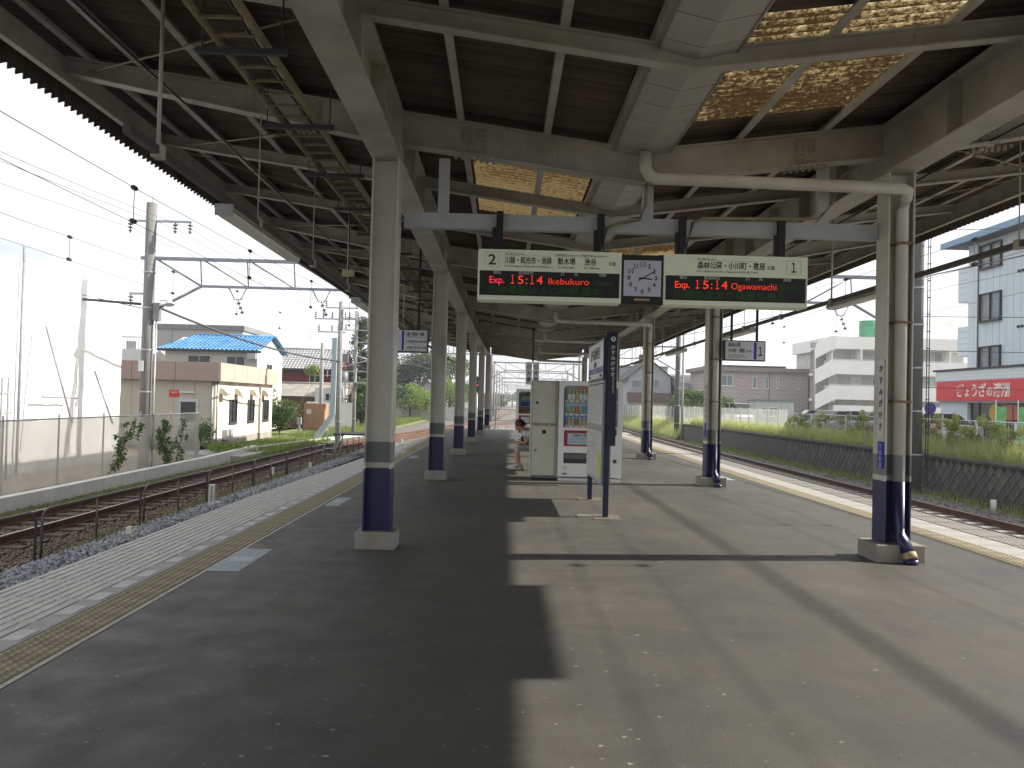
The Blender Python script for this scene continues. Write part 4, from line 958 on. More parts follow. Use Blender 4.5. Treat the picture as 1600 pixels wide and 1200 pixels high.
# clothes
v = [(0, 0, .50), (-.09, 0, .63), (-.23, 0, .78), (-.30, 0, .85), (-.28, .17, .81), (-.275, .205, .70), (-.28, -.17, .81), (-.275, -.205, .70)]
skinmesh('white_shirt', v, [(0, 1), (1, 2), (2, 3), (2, 4), (4, 5), (2, 6), (6, 7)], [(.165, .145), (.165, .135), (.172, .122), .07, .072, .066, .072, .066], mat('white_cotton', (.6, .61, .63), .8), pr)
skinmesh('dark_vest', [(-.15, 0, .53), (-.25, 0, .64), (-.345, 0, .77)], [(0, 1), (1, 2)], [.135, .145, .105], mat('black_cotton', (.02, .02, .022), .85), pr)
v = [(.02, 0, .49), (-.05, .09, .50), (-.40, .105, .475), (-.46, .105, .43), (-.05, -.09, .50), (-.40, -.105, .475), (-.46, -.105, .43)]
skinmesh('grey_shorts', v, [(0, 1), (1, 2), (2, 3), (0, 4), (4, 5), (5, 6)], [.13, .11, .088, .075, .11, .088, .075], mat('grey_cotton', (.26, .25, .24), .85), pr)
for s in (-1, 1):
    x = -.03*s
    sh = skinmesh('sneaker', [(-.40+x, s*.10, .055), (-.47+x, s*.10, .055), (-.58+x, s*.11, .042), (-.645+x, s*.112, .038)], [(0, 1), (1, 2), (2, 3)], [.045, .05, .042, .03], mat('white_leather', (.66, .64, .62), .5), pr)
    MB().box(-.66+x, -.37+x, s*.105-.042, s*.105+.042, -.0, .02).build('sole', WHITE, sh, bevel=.006)
    for q in (-1, 1): MB().add([(-.55+x, s*.105+q*.047, .05), (-.43+x, s*.105+q*.05, .085), (-.46+x, s*.105+q*.051, .05), (-.52+x, s*.105+q*.05, .04)], [(0, 1, 2, 3)]).build('swoosh_stripe', BLACK, sh, fix=False)
# fingers round the phone
for s in (-1, 1):
    for i in range(4):
        y0 = s*.055; L = [.05, .058, .053, .042][i]; xo = -.545+.018*(i-1.5)*.3
        skinmesh('finger', [(-.535, y0+s*.012, .60-.012*i+.01), (-.565, y0-s*.0, .60-.012*i+.012), (-.575, y0-s*.03*L/.05, .602-.012*i+.008)], [(0, 1), (1, 2)], [.009, .0085, .007], SKIN, pr, 1)
    skinmesh('thumb', [(-.50, s*.05, .60), (-.53, s*.03, .625), (-.545, s*.012, .63)], [(0, 1), (1, 2)], [.011, .01, .008], SKIN, pr, 1)
ph = MB().obox((0, 0, 0), (.05, 0, .028), (0, .032, 0), (-.004, 0, .007)).build('mobile_phone', mat('phone_grey', (.2, .21, .22), .3)); ph.location = (.80-.565, 18.6, .618)
tag(ph, 'grey mobile phone held open by the seated person', 'phone')
wb = MB().tube([(-.445, -.106, .577), (-.465, -.098, .576)], .034, 12).build('wrist_band', WHITE, pr)

# far hanging adverts
for i, px in enumerate((826, 837)):
    P = at(px, 600, 28.5)
    t = thing('vertical_sign', f'{"left" if i==0 else "right"} one of two narrow white hanging signs above the farther drinks machine', 'sign', (P.x, 28.5, 2.1), group='narrow white hanging signs')
    p_ = MB().box(-.105, .105, -.03, .03, 0, .78).build('sign_panel', WHITE, t); 
    if i == 0: MB().tube([(.12, 0, .78), (.12, 0, 2.0)], .025, 6).build('hanger_post', DARKS, t)
    else: MB().tube([(-.105, .0, .78), (-.105, 0, 1.95)], .02, 6).build('hanger_post', DARKS, t)
    for q, chx in enumerate('○大東'): text(chx, .16, INK, p_, (0, -.032, .56-.22*q), '-y', 'CENTER', .002)

# ================================================================== LEFT TRACKSIDE
PIPE = mat('worn_pipe', (.10, .095, .09), .5, .25, 6, metal=.3)
for i in range(6):
    y0 = 9.2+3.62*i; Lh = 3.45
    t = thing('pipe_railing', f'{["nearest","second","third","fourth","fifth","sixth"][i]} grey pipe hoop of the low railing between the left tracks', 'railing', (-7.02, y0, -1.12), group='pipe hoops between the left tracks')
    MB().tube([(0, 0, 0), (0, 0, .62), (0, .03, .70), (0, .09, .76), (0, .18, .78), (0, Lh-.18, .78), (0, Lh-.09, .76), (0, Lh-.03, .70), (0, Lh, .62), (0, Lh, 0)], .021, 8).build('hoop', PIPE, t)
    MB().tube([(0, Lh/2, 0), (0, Lh/2, .76)], .017, 6).build('middle_post', PIPE, t)
y = 31.5; t = thing('post_row_railing', 'thin steel posts carrying on past the last pipe hoop beside the siding', 'railing', (-7.02, 31.5, -1.12))
b = MB()
for i in range(7): q = MB().tube([(0, i*1.55, 0), (0, i*1.55, .72)], .02, 6).build('post', PIPE, t)
MB().tube([(0, 0, .72), (0, 9.3, .72)], .014, 6).build('top_wire', PIPE, t)
# km post and small concrete markers
P = gnd(331, 792, -1.05); t = thing('distance_post', 'white concrete post numbered 2000 beside the ballast on the left', 'marker post', (P.x, P.y, -1.1))
pp = MB().box(-.07, .07, -.05, .05, 0, .56).build('post', CONCL, t, bevel=.012)
for i, ch in enumerate('2000'): o = text(ch, .11, DARKS, pp, (.0, -.052, .44-.09*i), '-y', 'CENTER', .002)
MB().box(.08, .20, -.07, .07, 0, .18).build('side_block', CONCL, t)
for n_, (px, py) in enumerate([(202, 838), (426, 738), (485, 730), (628, 690)]):
    P = gnd(px, py, -1.02); o = MB().box(-.05, .05, -.05, .05, -.1, .17).build('marker_stub', CONCL, None, bevel=.012); o.location = (P.x, P.y, -1.02)
    tag(o, f'short white marker stub in the ballast, {["nearest the camera","second along","third along","farthest along, past the nearest column"][n_]}', 'marker post', 'marker stubs in the left ballast')
# white kerb wall behind the siding
kb = MB(); pts = [(10, -10.5), (20, -10.55), (30, -10.75), (38, -11.3)]
for (y0, x0), (y1, x1) in zip(pts[:-1], pts[1:]):
    n = int((y1-y0)/1.0)
    for k in range(n):
        a = Vector((x0+(x1-x0)*k/n, y0+(y1-y0)*k/n, -1.0)); c = Vector((x0+(x1-x0)*(k+1)/n, y0+(y1-y0)*(k+1)/n, -1.0)); d = (c-a).normalized()*.006
        kb.bar(a+d, c-d, .22, .42)
tag(kb.build('kerb', CONCL), kind='structure')
b = MB().bar((-11.4, 37.8, -.98), (-8.9, 62, -.98), .25, .22); b.bar((-13.0, 40.2, -1), (-11.0, 36.8, -1), .5, .2); tag(b.build('concrete_edging', CONCL), kind='structure')
# mesh screen
scr = thing('mesh_screen', 'grey see-through site netting on steel posts along the siding', 'screen', (-11.6, 12, -.98))
NET = netmat('grey_netting', (.50, .49, .46), .62)
nb_ = 60; V = []; 
for k in range(nb_+1):
    yy_ = k*20.0/nb_
    for q in range(7):
        V.append((.07*math.sin(k*.9)+.05*math.sin(q*1.7+k*.4)*(q < 6), yy_, q/6*1.72+(.02*math.sin(k*1.1) if q == 6 else 0)))
Fq = [(k*7+q, (k+1)*7+q, (k+1)*7+q+1, k*7+q+1) for k in range(nb_) for q in range(6)]
o = npmesh('netting', V, Fq, NET, scr)
for i in range(9): MB().tube([(-.1, i*2.45+.2, 0), (-.1, i*2.45+.2, 1.85)], .024, 6).build('post', STEELD, scr)
MB().tube([(-.08, 0, 1.72), (-.08, 20.0, 1.74)], .024, 6).build('top_rail', STEEL, scr); MB().tube([(-.12, 2.5, .1), (-.12, 5.4, 1.65)], .02, 6).build('brace', STEELD, scr)

# ------------------------------------------------------------------ foliage helpers
def leaves(name, blobs, n, size, m_, parent=None, up=.3, seed=1):
    """blobs: (x,y,z,rx,ry,rz); leaves fill shells unevenly"""
    g = np.random.default_rng(seed); bl = np.array(blobs, float); w = (bl[:, 3]*bl[:, 4]*bl[:, 5])**.67; k = g.choice(len(bl), n, p=w/w.sum())
    d = g.normal(size=(n, 3)); d /= np.linalg.norm(d, axis=1)[:, None]; r = g.random(n)**.45
    # lumpy radius
    r *= 1+.22*np.sin(d[:, 0]*5+bl[k, 0]*3)*np.sin(d[:, 1]*4+bl[k, 2]*2)+.15*np.sin(d[:, 2]*9+k)
    P = bl[k, :3]+d*r[:, None]*bl[k, 3:6]
    a = g.normal(size=(n, 3)); a /= np.linalg.norm(a, axis=1)[:, None]; b = np.cross(a, g.normal(size=(n, 3))); b /= np.linalg.norm(b, axis=1)[:, None]+1e-9
    s = size*(.55+.9*g.random((n, 1)))
    V = np.stack([P-a*s, P+b*s*.5, P+a*s, P-b*s*.5], 1).reshape(-1, 3); Fc = np.arange(4*n).reshape(-1, 4)
    return npmesh(name, V, Fc, m_, parent)
def blades(name, n, fx, h, m_, seed=2, w=.012, parent=None):
    g = np.random.default_rng(seed); P = fx(g, n); hh = h*(.4+.9*g.random(n)); a = g.random(n)*6.28; ln = g.normal(size=(n, 2))*.3
    dx = np.cos(a)*w; dy = np.sin(a)*w
    A = P+np.stack([dx, dy, 0*dx], -1); B = P-np.stack([dx, dy, 0*dx], -1); T = P+np.stack([ln[:, 0]*hh, ln[:, 1]*hh, hh], -1)
    V = np.stack([A, B, T], 1).reshape(-1, 3); o = npmesh(name, V, np.arange(3*n).reshape(-1, 3), m_, parent); return o
LF_DK = leafmat('dark_leaves', (.022, .045, .016), (.055, .10, .03), tw=.2); LF_MD = leafmat('mid_leaves', (.05, .10, .025), (.12, .20, .05)); LF_LT = leafmat('light_leaves', (.12, .20, .03), (.24, .33, .07))
BARK = mat('bark', (.09, .07, .05), .95, .3, 8, bump=.5)
def tree(name, label, P, h, w, m_, n, size, kind='round', cat='tree', group=None, seed=1, trunk=.12):
    t = thing(name, label, cat, (P[0], P[1], P[2]), group=group); g = random.Random(seed)
    tb = MB().tube([(0, 0, -.1), (.05, 0, h*.35), (-.04, .05, h*.7)], trunk, 7, r1=trunk*.45)
    for i in range(7):
        a = g.uniform(0, 6.28); z = h*g.uniform(.25, .6); tb.tube([(0, 0, z), (w*.22*math.cos(a), w*.22*math.sin(a), z+h*.14), (w*.38*math.cos(a), w*.38*math.sin(a), z+h*.25)], trunk*.4, 5, r1=trunk*.12)
    tb.build('trunk', BARK, t)
    bl = []
    for i in range(16):
        a = g.uniform(0, 6.28); q = g.random()
        if kind == 'cone': z = h*(.15+.85*q); rr = w/2*(1.05-q)**.8; bl.append((rr*.5*math.cos(a), rr*.5*math.sin(a), z, rr*.6+.15, rr*.6+.15, h*.09))
        else: z = h*(.38+.5*q); rr = w/2*math.sqrt(max(.1, 1-((q-.45)*1.7)**2)); bl.append((rr*.6*math.cos(a), rr*.6*math.sin(a), z, w*.2, w*.2, h*.13))
    leaves('crown', bl, n, size, m_, t, seed=seed); return t
def bush(label, P, rx, ry, rz, m_, n, size, cat='bush', name='bush', group=None, seed=1):
    t = thing(name, label, cat, P, group=group); g = random.Random(seed)
    bl = [(g.uniform(-.5, .5)*rx, g.uniform(-.5, .5)*ry, rz*g.uniform(.5, 1.3), rx*.55, ry*.55, rz*.5) for i in range(9)]
    leaves('leaves', bl, n, size, m_, t, seed=seed)
    b = MB()
    for i in range(6): b.tube([(0, 0, 0), (g.uniform(-.4, .4)*rx, g.uniform(-.4, .4)*ry, rz*1.1)], .02, 4)
    b.build('stems', BARK, t); return t
# creepers on the netting
for i, (px0, py0, px1, py1, nn) in enumerate([(175, 735, 207, 662, 900), (258, 728, 255, 662, 1100), (275, 722, 285, 660, 500)]):
    a = atx(px0, py0, -11.5); b_ = atx(px1, py1, -11.5); t = thing('creeper', ['sparse creeper leaning up the middle of the grey netting', 'thick creeper climbing near the right end of the netting', 'thin creeper on the last stretch of netting'][i], 'creeper', a, group='creepers on the netting')
    d = b_-a; gq = random.Random(i+5); bl = [(d.x*q_, d.y*q_+gq.uniform(-.9, .9), d.z*q_+gq.uniform(-.1, .1), .05, gq.uniform(.08, .3), gq.uniform(.06, .2)) for q_ in [gq.uniform(.25, 1.02) for _ in range(11)]]+[(d.x*q+.08*math.sin(q*9), d.y*q+.1*math.sin(q*7), d.z*q, .06, .32+.16*math.sin(q*5+i), .16) for q in np.linspace(.02, 1.03, 12)]
    leaves('leaves', bl, nn, .045, LF_MD, t, seed=i+3); MB().tube([(0, 0, 0), d*.5+Vector((0, .1, 0)), d], .012, 5).build('stem', BARK, t)
bush('green shrub between the netting end and the beige building', (-12.3, 33.6, -1.0), .7, .7, .9, LF_MD, 1500, .05, seed=4)
bush('low weedy clump on the corner beside the pale path', (-11.7, 35.2, -1.0), 1.1, 1.0, .3, LF_LT, 1300, .05, seed=5)

# ------------------------------------------------------------------ sheeted building site
SHEET = netmat('white_sheeting', (.92, .92, .92), .97)
cs = thing('sheeted_building', 'building under construction wrapped in white sheeting behind the netting', 'building', (-14, 15, -1))
V = []; nx, nzz = 46, 14
for k in range(nx+1):
    for q in range(nzz+1):
        yy_ = k*15.4/nx; V.append((.018*math.sin(k*1.9+q*.3)+.01*math.sin(q*2.3), yy_, q*6.2/nzz))
Fq = [(k*(nzz+1)+q, (k+1)*(nzz+1)+q, (k+1)*(nzz+1)+q+1, k*(nzz+1)+q+1) for k in range(nx) for q in range(nzz)]
npmesh('white_sheet', V, Fq, SHEET, cs)
MB().quad((-7, 15.4, 0), (0, 15.4, 0), (0, 15.4, 6.2), (-7, 15.4, 6.2)).build('white_sheet', SHEET, cs, fix=False)
MB().box(-9, -.9, .5, 15, 0, 5.9).build('building_core', mat('core_white', (.7, .7, .7), .9), cs)
TB = mat('tube_steel', (.25, .26, .29), .5, .2)
b = MB(); 
p0 = atx(22, 700, -13.9)-Vector((-14, 15, -1))
for yy_ in (8.9,): MB().tube([(.12, yy_, 0), (.12, yy_, 6.6)], .04, 6).build('scaffold_pole', TB, cs)
for px0, py0, px1, py1 in ((72, 510, 113, 662), (148, 580, 176, 662), (66, 620, 120, 622)):
    a = atx(px0, py0, -13.6)-Vector((-14, 15, -1)); c = atx(px1, py1, -13.6 if py0 == 620 else -12.6)-Vector((-14, 15, -1)); MB().tube([a, c], .03, 6).build('raking_brace', TB, cs)
b = MB()
for px in (4, 14): a = atx(px, 590, -13.5)-Vector((-14, 15, -1)); MB().tube([(a.x, a.y, 0), (a.x, a.y, a.z)], .03, 6).build('scaffold_pole', TB, cs)
for py in (615, 645): a = atx(0, py, -13.5)-Vector((-14, 15, -1)); c = atx(18, py, -13.5)-Vector((-14, 15, -1)); MB().tube([a, c], .025, 6).build('scaffold_ledger', TB, cs)

# ------------------------------------------------------------------ buildings
def boxb(name, m_, parent, x0, x1, y0, y1, z0, z1, bevel=0): return MB().box(x0, x1, y0, y1, z0, z1).build(name, m_, parent, bevel=bevel)
GLASS = glassy('dark_glass'); FRAMEM = mat('alu_window', (.45, .46, .46), .4, .05, metal=.3)
def window(parent, face, u0, u1, z0, z1, pos, fm=FRAMEM, split=1, gl=GLASS, dep=.06, sill=True):
    """face '-y': u=x,pos=y ; '-x': u=y,pos=x (faces -x); '+x'"""
    sgn = {'-y': -1, '-x': -1, '+x': 1}[face]; t = .05
    def bx(b, a0, a1, c0, c1, d0, d1):
        lo, hi = min(pos+sgn*d0, pos+sgn*d1), max(pos+sgn*d0, pos+sgn*d1)
        if face == '-y': b.box(a0, a1, lo, hi, c0, c1)
        else: b.box(lo, hi, a0, a1, c0, c1)
    b = MB(); bx(b, u0, u1, z1-t, z1, -.01, dep); bx(b, u0, u1, z0, z0+t, -.01, dep); bx(b, u0, u0+t, z0+t, z1-t, -.01, dep); bx(b, u1-t, u1, z0+t, z1-t, -.01, dep)
    for k in range(1, split+1): x = u0+(u1-u0)*k/(split+1); bx(b, x-.02, x+.02, z0+t, z1-t, -.01, dep*.8)
    f = b.build('window', fm, parent); g = MB(); bx(g, u0+t, u1-t, z0+t, z1-t, -.005, .012); g.build('pane', gl, f)
    if sill: s = MB(); bx(s, u0-.04, u1+.04, z0-.05, z0-.001, 0, dep+.05); s.build('sill', fm, f)
    return f
BEIGE = mat('beige_siding', (.50, .46, .38), .8, .06, 1.5); BEIGE_LIT = mat('beige_sunlit', (.66, .61, .50), .8, .05, 1); PINKF = mat('pinkish_fascia', (.36, .27, .235), .6, .06, 2)  # second beige repeats the siding with sunlight painted into its colour
o = Vector((-13.85, 40, -1)); be = thing('station_building', 'single-storey beige building with pinkish fascia band beside the siding', 'building', o)
boxb('wall', BEIGE, be, -12, 0, 0, 9.8, 0, 3.12); boxb('plinth', CONC, be, -12, .03, -.03, 9.83, 0, .35)
boxb('fascia', PINKF, be, -12.3, .3, -.3, 10.1, 3.122, 4.02)
for i in range(12):
    x = -11.5+i*1.0; MB().box(x-.485, x+.485, -.022, -.001, .36, 3.11).build('siding_panel', BEIGE, be)
for i in range(6): MB().box(-12.2+2.08*i, -12.2+2.08*i+2.05, -.33, -.301, 3.13, 4.0).build('fascia_panel', PINKF, be)
for i in range(5): MB().box(.301, .33, -.29+2.07*i, -.29+2.07*i+2.04, 3.13, 4.0).build('fascia_panel', mat('pinkish_fascia_sunlit', (.46, .34, .28), .6, .05), be)  # track-side fascia is a paler copy, sunlight painted in
MB().box(.001, .02, .02, 9.78, .36, 3.11).build('sunlit_face', BEIGE_LIT, be)  # same siding on the sunny side, brightened by colour
for y0 in (2.0, 5.0, 7.8): window(be, '+x', y0, y0+1.15, 1.05, 2.25, .02, mat('dark_frame', (.05, .05, .055), .5))
for y0 in (.5, 2.8, 5.4, 7.6):
    b = MB(); b.prism([(.021, 2.55), (.42, 2.35), (.42, 2.42), (.36, 2.62), (.2, 2.78), (.021, 2.83)], 'y', y0, y0+.55); b.build('vent_hood', BEIGE_LIT, be)
dr = MB().box(-1.72, -.80, -.05, -.023, .2, 2.25).build('door', mat('door_white', (.55, .56, .58), .5), be); MB().box(-1.62, -.90, -.06, -.051, 1.15, 2.1).build('door_window', mat('shade_glass', (.06, .06, .065), .3), dr); MB().box(-.88, -.83, -.08, -.051, 1.0, 1.1).build('handle', STEEL, dr)
rs_ = MB().box(-2.2, -1.72, -.045, -.023, 2.32, 2.66).build('red_sign', mat('orange_red', (.62, .05, .015), .5), be); text('喫煙所', .1, SIGNB, rs_, (-1.96, -.047, 2.5), '-y', 'CENTER', .001)
MB().box(-1.70, -.95, -.12, -.023, 2.52, 2.60).build('door_lamp', SIGNB, be)
MB().tube([(.06, .15, 0), (.06, .15, 3.1)], .045, 8).build('downpipe', STEEL, be); MB().tube([(-.12, -.07, 0), (-.12, -.07, 3.1)], .05, 8).build('downpipe', STEEL, be)
for k in range(2): MB().box(.03, .25, 1.1+.6*k, 1.45+.6*k, .25, .75).build('meter_box', STEEL, be)

def gable_house(name, label, x0, x1, y0, y1, zb, ze, zr, wallm, roofm, ov=.5, ridge='x', tiles=True, hip=0, cat='house'):
    """ridge 'x': ridge along X, eaves at y0 / y1"""
    t = thing(name, label, cat, (x0, y0, zb)); W_, D_, he, hr_ = x1-x0, y1-y0, ze-zb, zr-zb
    b = MB()
    if ridge == 'x': b.prism([(0, 0), (D_, 0), (D_, he), (D_/2, hr_-.1), (0, he)], 'x', 0, W_)
    else: b.prism([(0, 0), (W_, 0), (W_, he), (W_/2, hr_-.1), (0, he)], 'y', 0, D_)
    b.build('wall', wallm, t)
    # corrugated tile slopes
    b = MB(); sl = (hr_-he)/((D_ if ridge == 'x' else W_)/2)
    Lr = (W_ if ridge == 'x' else D_)+2*ov; half = (D_ if ridge == 'x' else W_)/2
    pitch = .30; n = int(Lr/pitch); K = 4; rowsn = 9 if tiles else 1
    for sd in (0, 1):
        v = []; 
        for r_ in range(rowsn):
            for e_ in (0, 1):
                q = (r_+e_)/rowsn; u = -ov+(half+ov)*q; lift = .05 if e_ == 0 else 0.0
                for i in range(n*K+1):
                    s_ = i/K*pitch-ov
                    if hip: s_ = min(max(s_, -ov+hip*q*half), Lr)
                    zz = he+sl*u+.06+lift+(.035*math.cos(2*math.pi*i/K) if tiles else 0)
                    uu = u if sd == 0 else 2*half-u
                    v.append((s_, uu, zz) if ridge == 'x' else (uu, s_, zz))
        m_ = n*K+1; f = [(r2*m_+i, r2*m_+i+1, (r2+1)*m_+i+1, (r2+1)*m_+i) for r2 in range(2*rowsn-1) for i in range(m_-1)]
        b.add(v, f)
    rf = b.build('roof', roofm, t, fix=False)
    c = MB()
    if ridge == 'x': c.tube([(-ov+hip*half, half, hr_+.08), (W_+ov, half, hr_+.08)], .11, 8)
    else: c.tube([(half, -ov, hr_+.08), (half, D_+ov, hr_+.08)], .11, 8)
    c.build('ridge_cap', roofm, rf)
    c = MB()
    if ridge == 'x': c.box(-ov, W_+ov, -ov-.04, -ov, he-sl*ov-.1, he-sl*ov+.06)
    else: c.box(-ov-.04, -ov, -ov, D_+ov, he-sl*ov-.1, he-sl*ov+.06); c.box(W_+ov, W_+ov+.04, -ov, D_+ov, he-sl*ov-.1, he-sl*ov+.06)
    c.build('gutter', DARKS, t); return t
BLUET = mat('blue_glazed_tile', (.05, .20, .44), .35, .15, 1.5, col2=(.12, .32, .56)); GREYT = mat('grey_tile', (.19, .19, .20), .7, .2, 2); WR = mat('white_render', (.62, .62, .60), .85, .06, .8)
X0 = at(258, 548, 58).x; X1 = at(402, 548, 58).x
h = gable_house('blue_roof_house', 'two-storey cream house with bright blue tiled roof behind the beige building', X0, X1, 58, 64.5, -1, 4.65, 5.75, mat('greige_render', (.45, .44, .40), .85, .06), BLUET, .4, 'x', hip=.42)
window(h, '-y', 1.6, 3.2, 4.1, 5.2, 0); window(h, '-y', 4.3, 5.6, 4.1, 5.2, 0); MB().box(5.8, 6.4, -.4, -.05, 5.0, 5.5).build('air_conditioner', STEEL, h)
MB().box(W_ if False else X1-X0+.001, X1-X0+.02, 0, 6.5, 0, 5.6).build('gable_face', WR, h); window(h, '+x', 2.2, 3.6, 3.6, 4.8, X1-X0+.02)
X0 = at(246, 510, 74).x; X1 = at(380, 510, 74).x
g = thing('grey_block', 'plain pale grey block rising behind the blue-roofed house', 'building', (X0, 74, -1)); boxb('wall', mat('pale_grey_panel', (.36, .36, .35), .8, .05), g, 0, X1-X0, 0, 9, 0, 8.2); boxb('roof_edge', GREYT, g, -.15, X1-X0+.15, -.15, 9.1, 8.2, 8.65); boxb('downpipe', STEEL, g, 1.2, 1.3, -.1, -.001, 0, 8.2)
X0 = at(188, 550, 62).x
g = thing('roof_terrace_building', 'low pale building with railed roof terrace left of the concrete mast', 'building', (X0, 60, -1)); boxb('wall', WR, g, 0, 3.3, 0, 6, 0, 5.6)
b = MB(); b.box(0, 3.3, .0, .03, 6.45, 6.5)
for i in range(17): b.box(.2*i, .2*i+.02, .01, .025, 5.6, 6.45)
b.build('railing', STEELD, g); boxb('water_heater', mat('dark_unit', (.08, .08, .09), .5), g, .2, .6, .5, .9, 5.6, 6.7); boxb('air_conditioner', STEEL, g, 1.1, 1.8, .5, .9, 5.6, 6.2)
X0 = at(440, 560, 76).x
h = gable_house('red_brown_house', 'red-brown clad house with grey tiled roof behind the pole cluster', X0, X0+5.0, 76, 82, -1, 4.3, 5.9, mat('red_cladding', (.15, .028, .022), .7, .15, 2, stretch=(8, 8, .5)), mat('grey_tile_pale', (.30, .30, .31), .7, .2, 2), .7, 'x')
window(h, '-y', 2.6, 3.6, 3.2, 4.5, 0, SIGNB)
X0 = at(428, 600, 68).x
h = gable_house('tin_roof_shed', 'low wooden shed with rusty tin roof in front of the red-brown house', X0, X0+6.2, 66, 71, -1, 1.55, 2.5, mat('old_wood', (.14, .06, .04), .9, .35, 3, stretch=(6, 6, .4)), mat('tin_roof', (.28, .26, .23), .6, .25, 1.5), .4, 'x', tiles=False)
window(h, '-y', 3.5, 4.4, 1.0, 2.0, 0, SIGNB)
X0 = at(505, 640, 70).x
g = thing('white_block_wall', 'white block wall and hut behind the transformer poles', 'wall', (X0, 64, -1)); boxb('wall', WR, g, 0, 3.6, 0, .2, 0, 2.1); boxb('hut_wall', mat('hut_grey', (.4, .42, .42), .8, .1), g, .4, 2.6, 1, 3, 0, 3.2); window(g, '-y', 1.2, 1.9, 2.2, 2.8, 1)
for i in range(12): MB().box(.3*i+.01, .3*i+.29, -.02, -.001, .02, 2.08).build('wall_panel', WR, g)
P = gnd(493, 678, -1); kx = P.x
k_ = thing('relay_cabinet', 'tan steel equipment cabinet on a concrete plinth by the poles', 'cabinet', (P.x, P.y, -1)); boxb('plinth', CONC, k_, -.75, .75, -.6, .6, 0, .3); TAN = mat('tan_steel', (.36, .20, .13), .6, .08, 2); boxb('body', TAN, k_, -.7, .7, -.55, .55, .3, 2.05, .02)
MB().box(-.62, -.02, -.575, -.551, .4, 1.95).build('door', TAN, k_); MB().box(.02, .62, -.575, -.551, .4, 1.95).build('door', TAN, k_); MB().box(-.5, -.2, -.585, -.576, 1.35, 1.65).build('warning_plate', SIGNB, k_)
P = gnd(467, 680, -1); k_ = thing('meter_post', 'short grey meter box on a post left of the tan cabinet', 'meter box', P); boxb('post', STEEL, k_, -.06, .06, -.05, .05, 0, 1.0); boxb('box', STEEL, k_, -.14, .14, -.1, .1, .7, 1.15)
bush('rounded dark green bush at the end of the beige building', gnd(437, 678, -1), 1.5, 1.2, 1.6, LF_MD, 5200, .07, seed=8)
bush('small bright shrub in front of the red-brown house', at(488, 590, 72), .8, .8, .8, LF_LT, 900, .07, seed=9)

# poles with shield, arms and transformer
CPOLE = mat('concrete_pole', (.27, .265, .26), .85, .15, 2.5, stretch=(3, 3, .6), bump=.15)
def arm(parent, z, x0, x1, ins, dn=1):
    b = MB().box(x0, x1, -.04, .04, z-.035, z+.035); b.build('cross_arm', STEEL, parent)
    ib_ = MB()
    for x in ins:
        for q in range(3): ib_.tube([(x, 0, z+dn*(.10+.11*q)), (x, 0, z+dn*(.14+.11*q))], .085-.012*q, 8)
        ib_.tube([(x, 0, z), (x, 0, z+dn*.42)], .02, 5)
    ib_.build('insulators', mat('insulator_brown', (.10, .09, .10), .3), parent)
DPOLE = mat('dark_pole', (.085, .085, .085), .85, .2, 2.5, stretch=(3, 3, .6), bump=.15)
def pole(label, P, r, ztop_, name='utility_pole', cat='utility pole', group=None, r1=None, zb=-1.1, pm=None):
    t = thing(name, label, cat, (P.x, P.y, zb), group=group)
    MB().tube([(0, 0, 0), (0, 0, (ztop_-zb)/2), (0, 0, ztop_-zb)], r, 14, r1=r1 or r*.82).build('shaft', pm or CPOLE, t)
    for z in (1.2, 2.6, 4.0, 5.4, 6.6):
        if z < ztop_-zb-.3 and P.y < 80: MB().tube([(0, 0, z), (0, 0, z+.05)], r+.012, 14, caps=False).build('steel_band', STEEL, t)
    return t
p1 = Vector((-11.95, 27.8, 0))
m1 = pole('thick concrete catenary mast on the left behind the netting', p1, .19, 7.85, 'catenary_mast', 'mast', 'catenary masts', .175, pm=mat('mid_concrete_pole', (.17, .168, .165), .85, .2, 2.5, stretch=(3, 3, .6), bump=.15))
arm(m1, 8.35, -.75, 1.35, (-.7, .8, 1.3), -1); arm(m1, 5.9, -.65, .1, (-.6,), -1)
MB().tube([(.02, 0, 8.9), (.02, 0, 10.0)], .012, 5).build('lightning_rod', STEEL, m1); MB().box(.2, .4, -.12, .1, 5.0, 5.6).build('switch_box', STEELD, m1)
MB().tube([(.3, -.05, 0), (.3, -.05, 5.0)], .025, 6).build('cable_riser', STEEL, m1); MB().box(-.16, .0, -.255, -.23, 3.3, 3.65).build('number_plate', SIGNB, m1)
lm = thing('yard_lamp', 'small grey floodlight on the left catenary mast', 'lamp', (-11.5, 27.6, 4.55)); MB().tube([(0, 0, 0), (.35, -.1, .02)], .02, 5).build('bracket', STEEL, lm); b = MB().tube([(.35, -.1, .05), (.36, -.12, -.05), (.38, -.14, -.14)], .06, 10, r1=.17); b.build('lamp_shade', SIGNB, lm)
m1r = pole('dark ribbed catenary mast on the right in front of the stone wall', Vector((13.38, 26.7, 0)), .19, 9.3, 'catenary_mast', 'mast', 'catenary masts', .18, pm=DPOLE)
b = MB()
for x in (.30, .38): b.tube([(x, -.05, .2), (x, -.05, 9.6)], .016, 5)
for i in range(16): b.box(.28, .40, -.07, -.03, .8+.55*i, .83+.55*i)
b.build('cable_risers', DARKS, m1r)
P2 = gnd(527, 690, -1.05); P3 = gnd(552, 680, -1.0)
q2 = pole('tall pole with pale blue cable guard and three cross-arms', P2, .16, 7.0); zz = 7.0+1.1
arm(q2, zz-.35, -.9, 1.0, (-.85, .9), 1); arm(q2, zz-1.0, -1.5, 1.1, (-1.45, -1.0, -.5, .5, 1.0), 1); arm(q2, zz-1.75, -1.3, .3, (-1.25, -.5), 1)
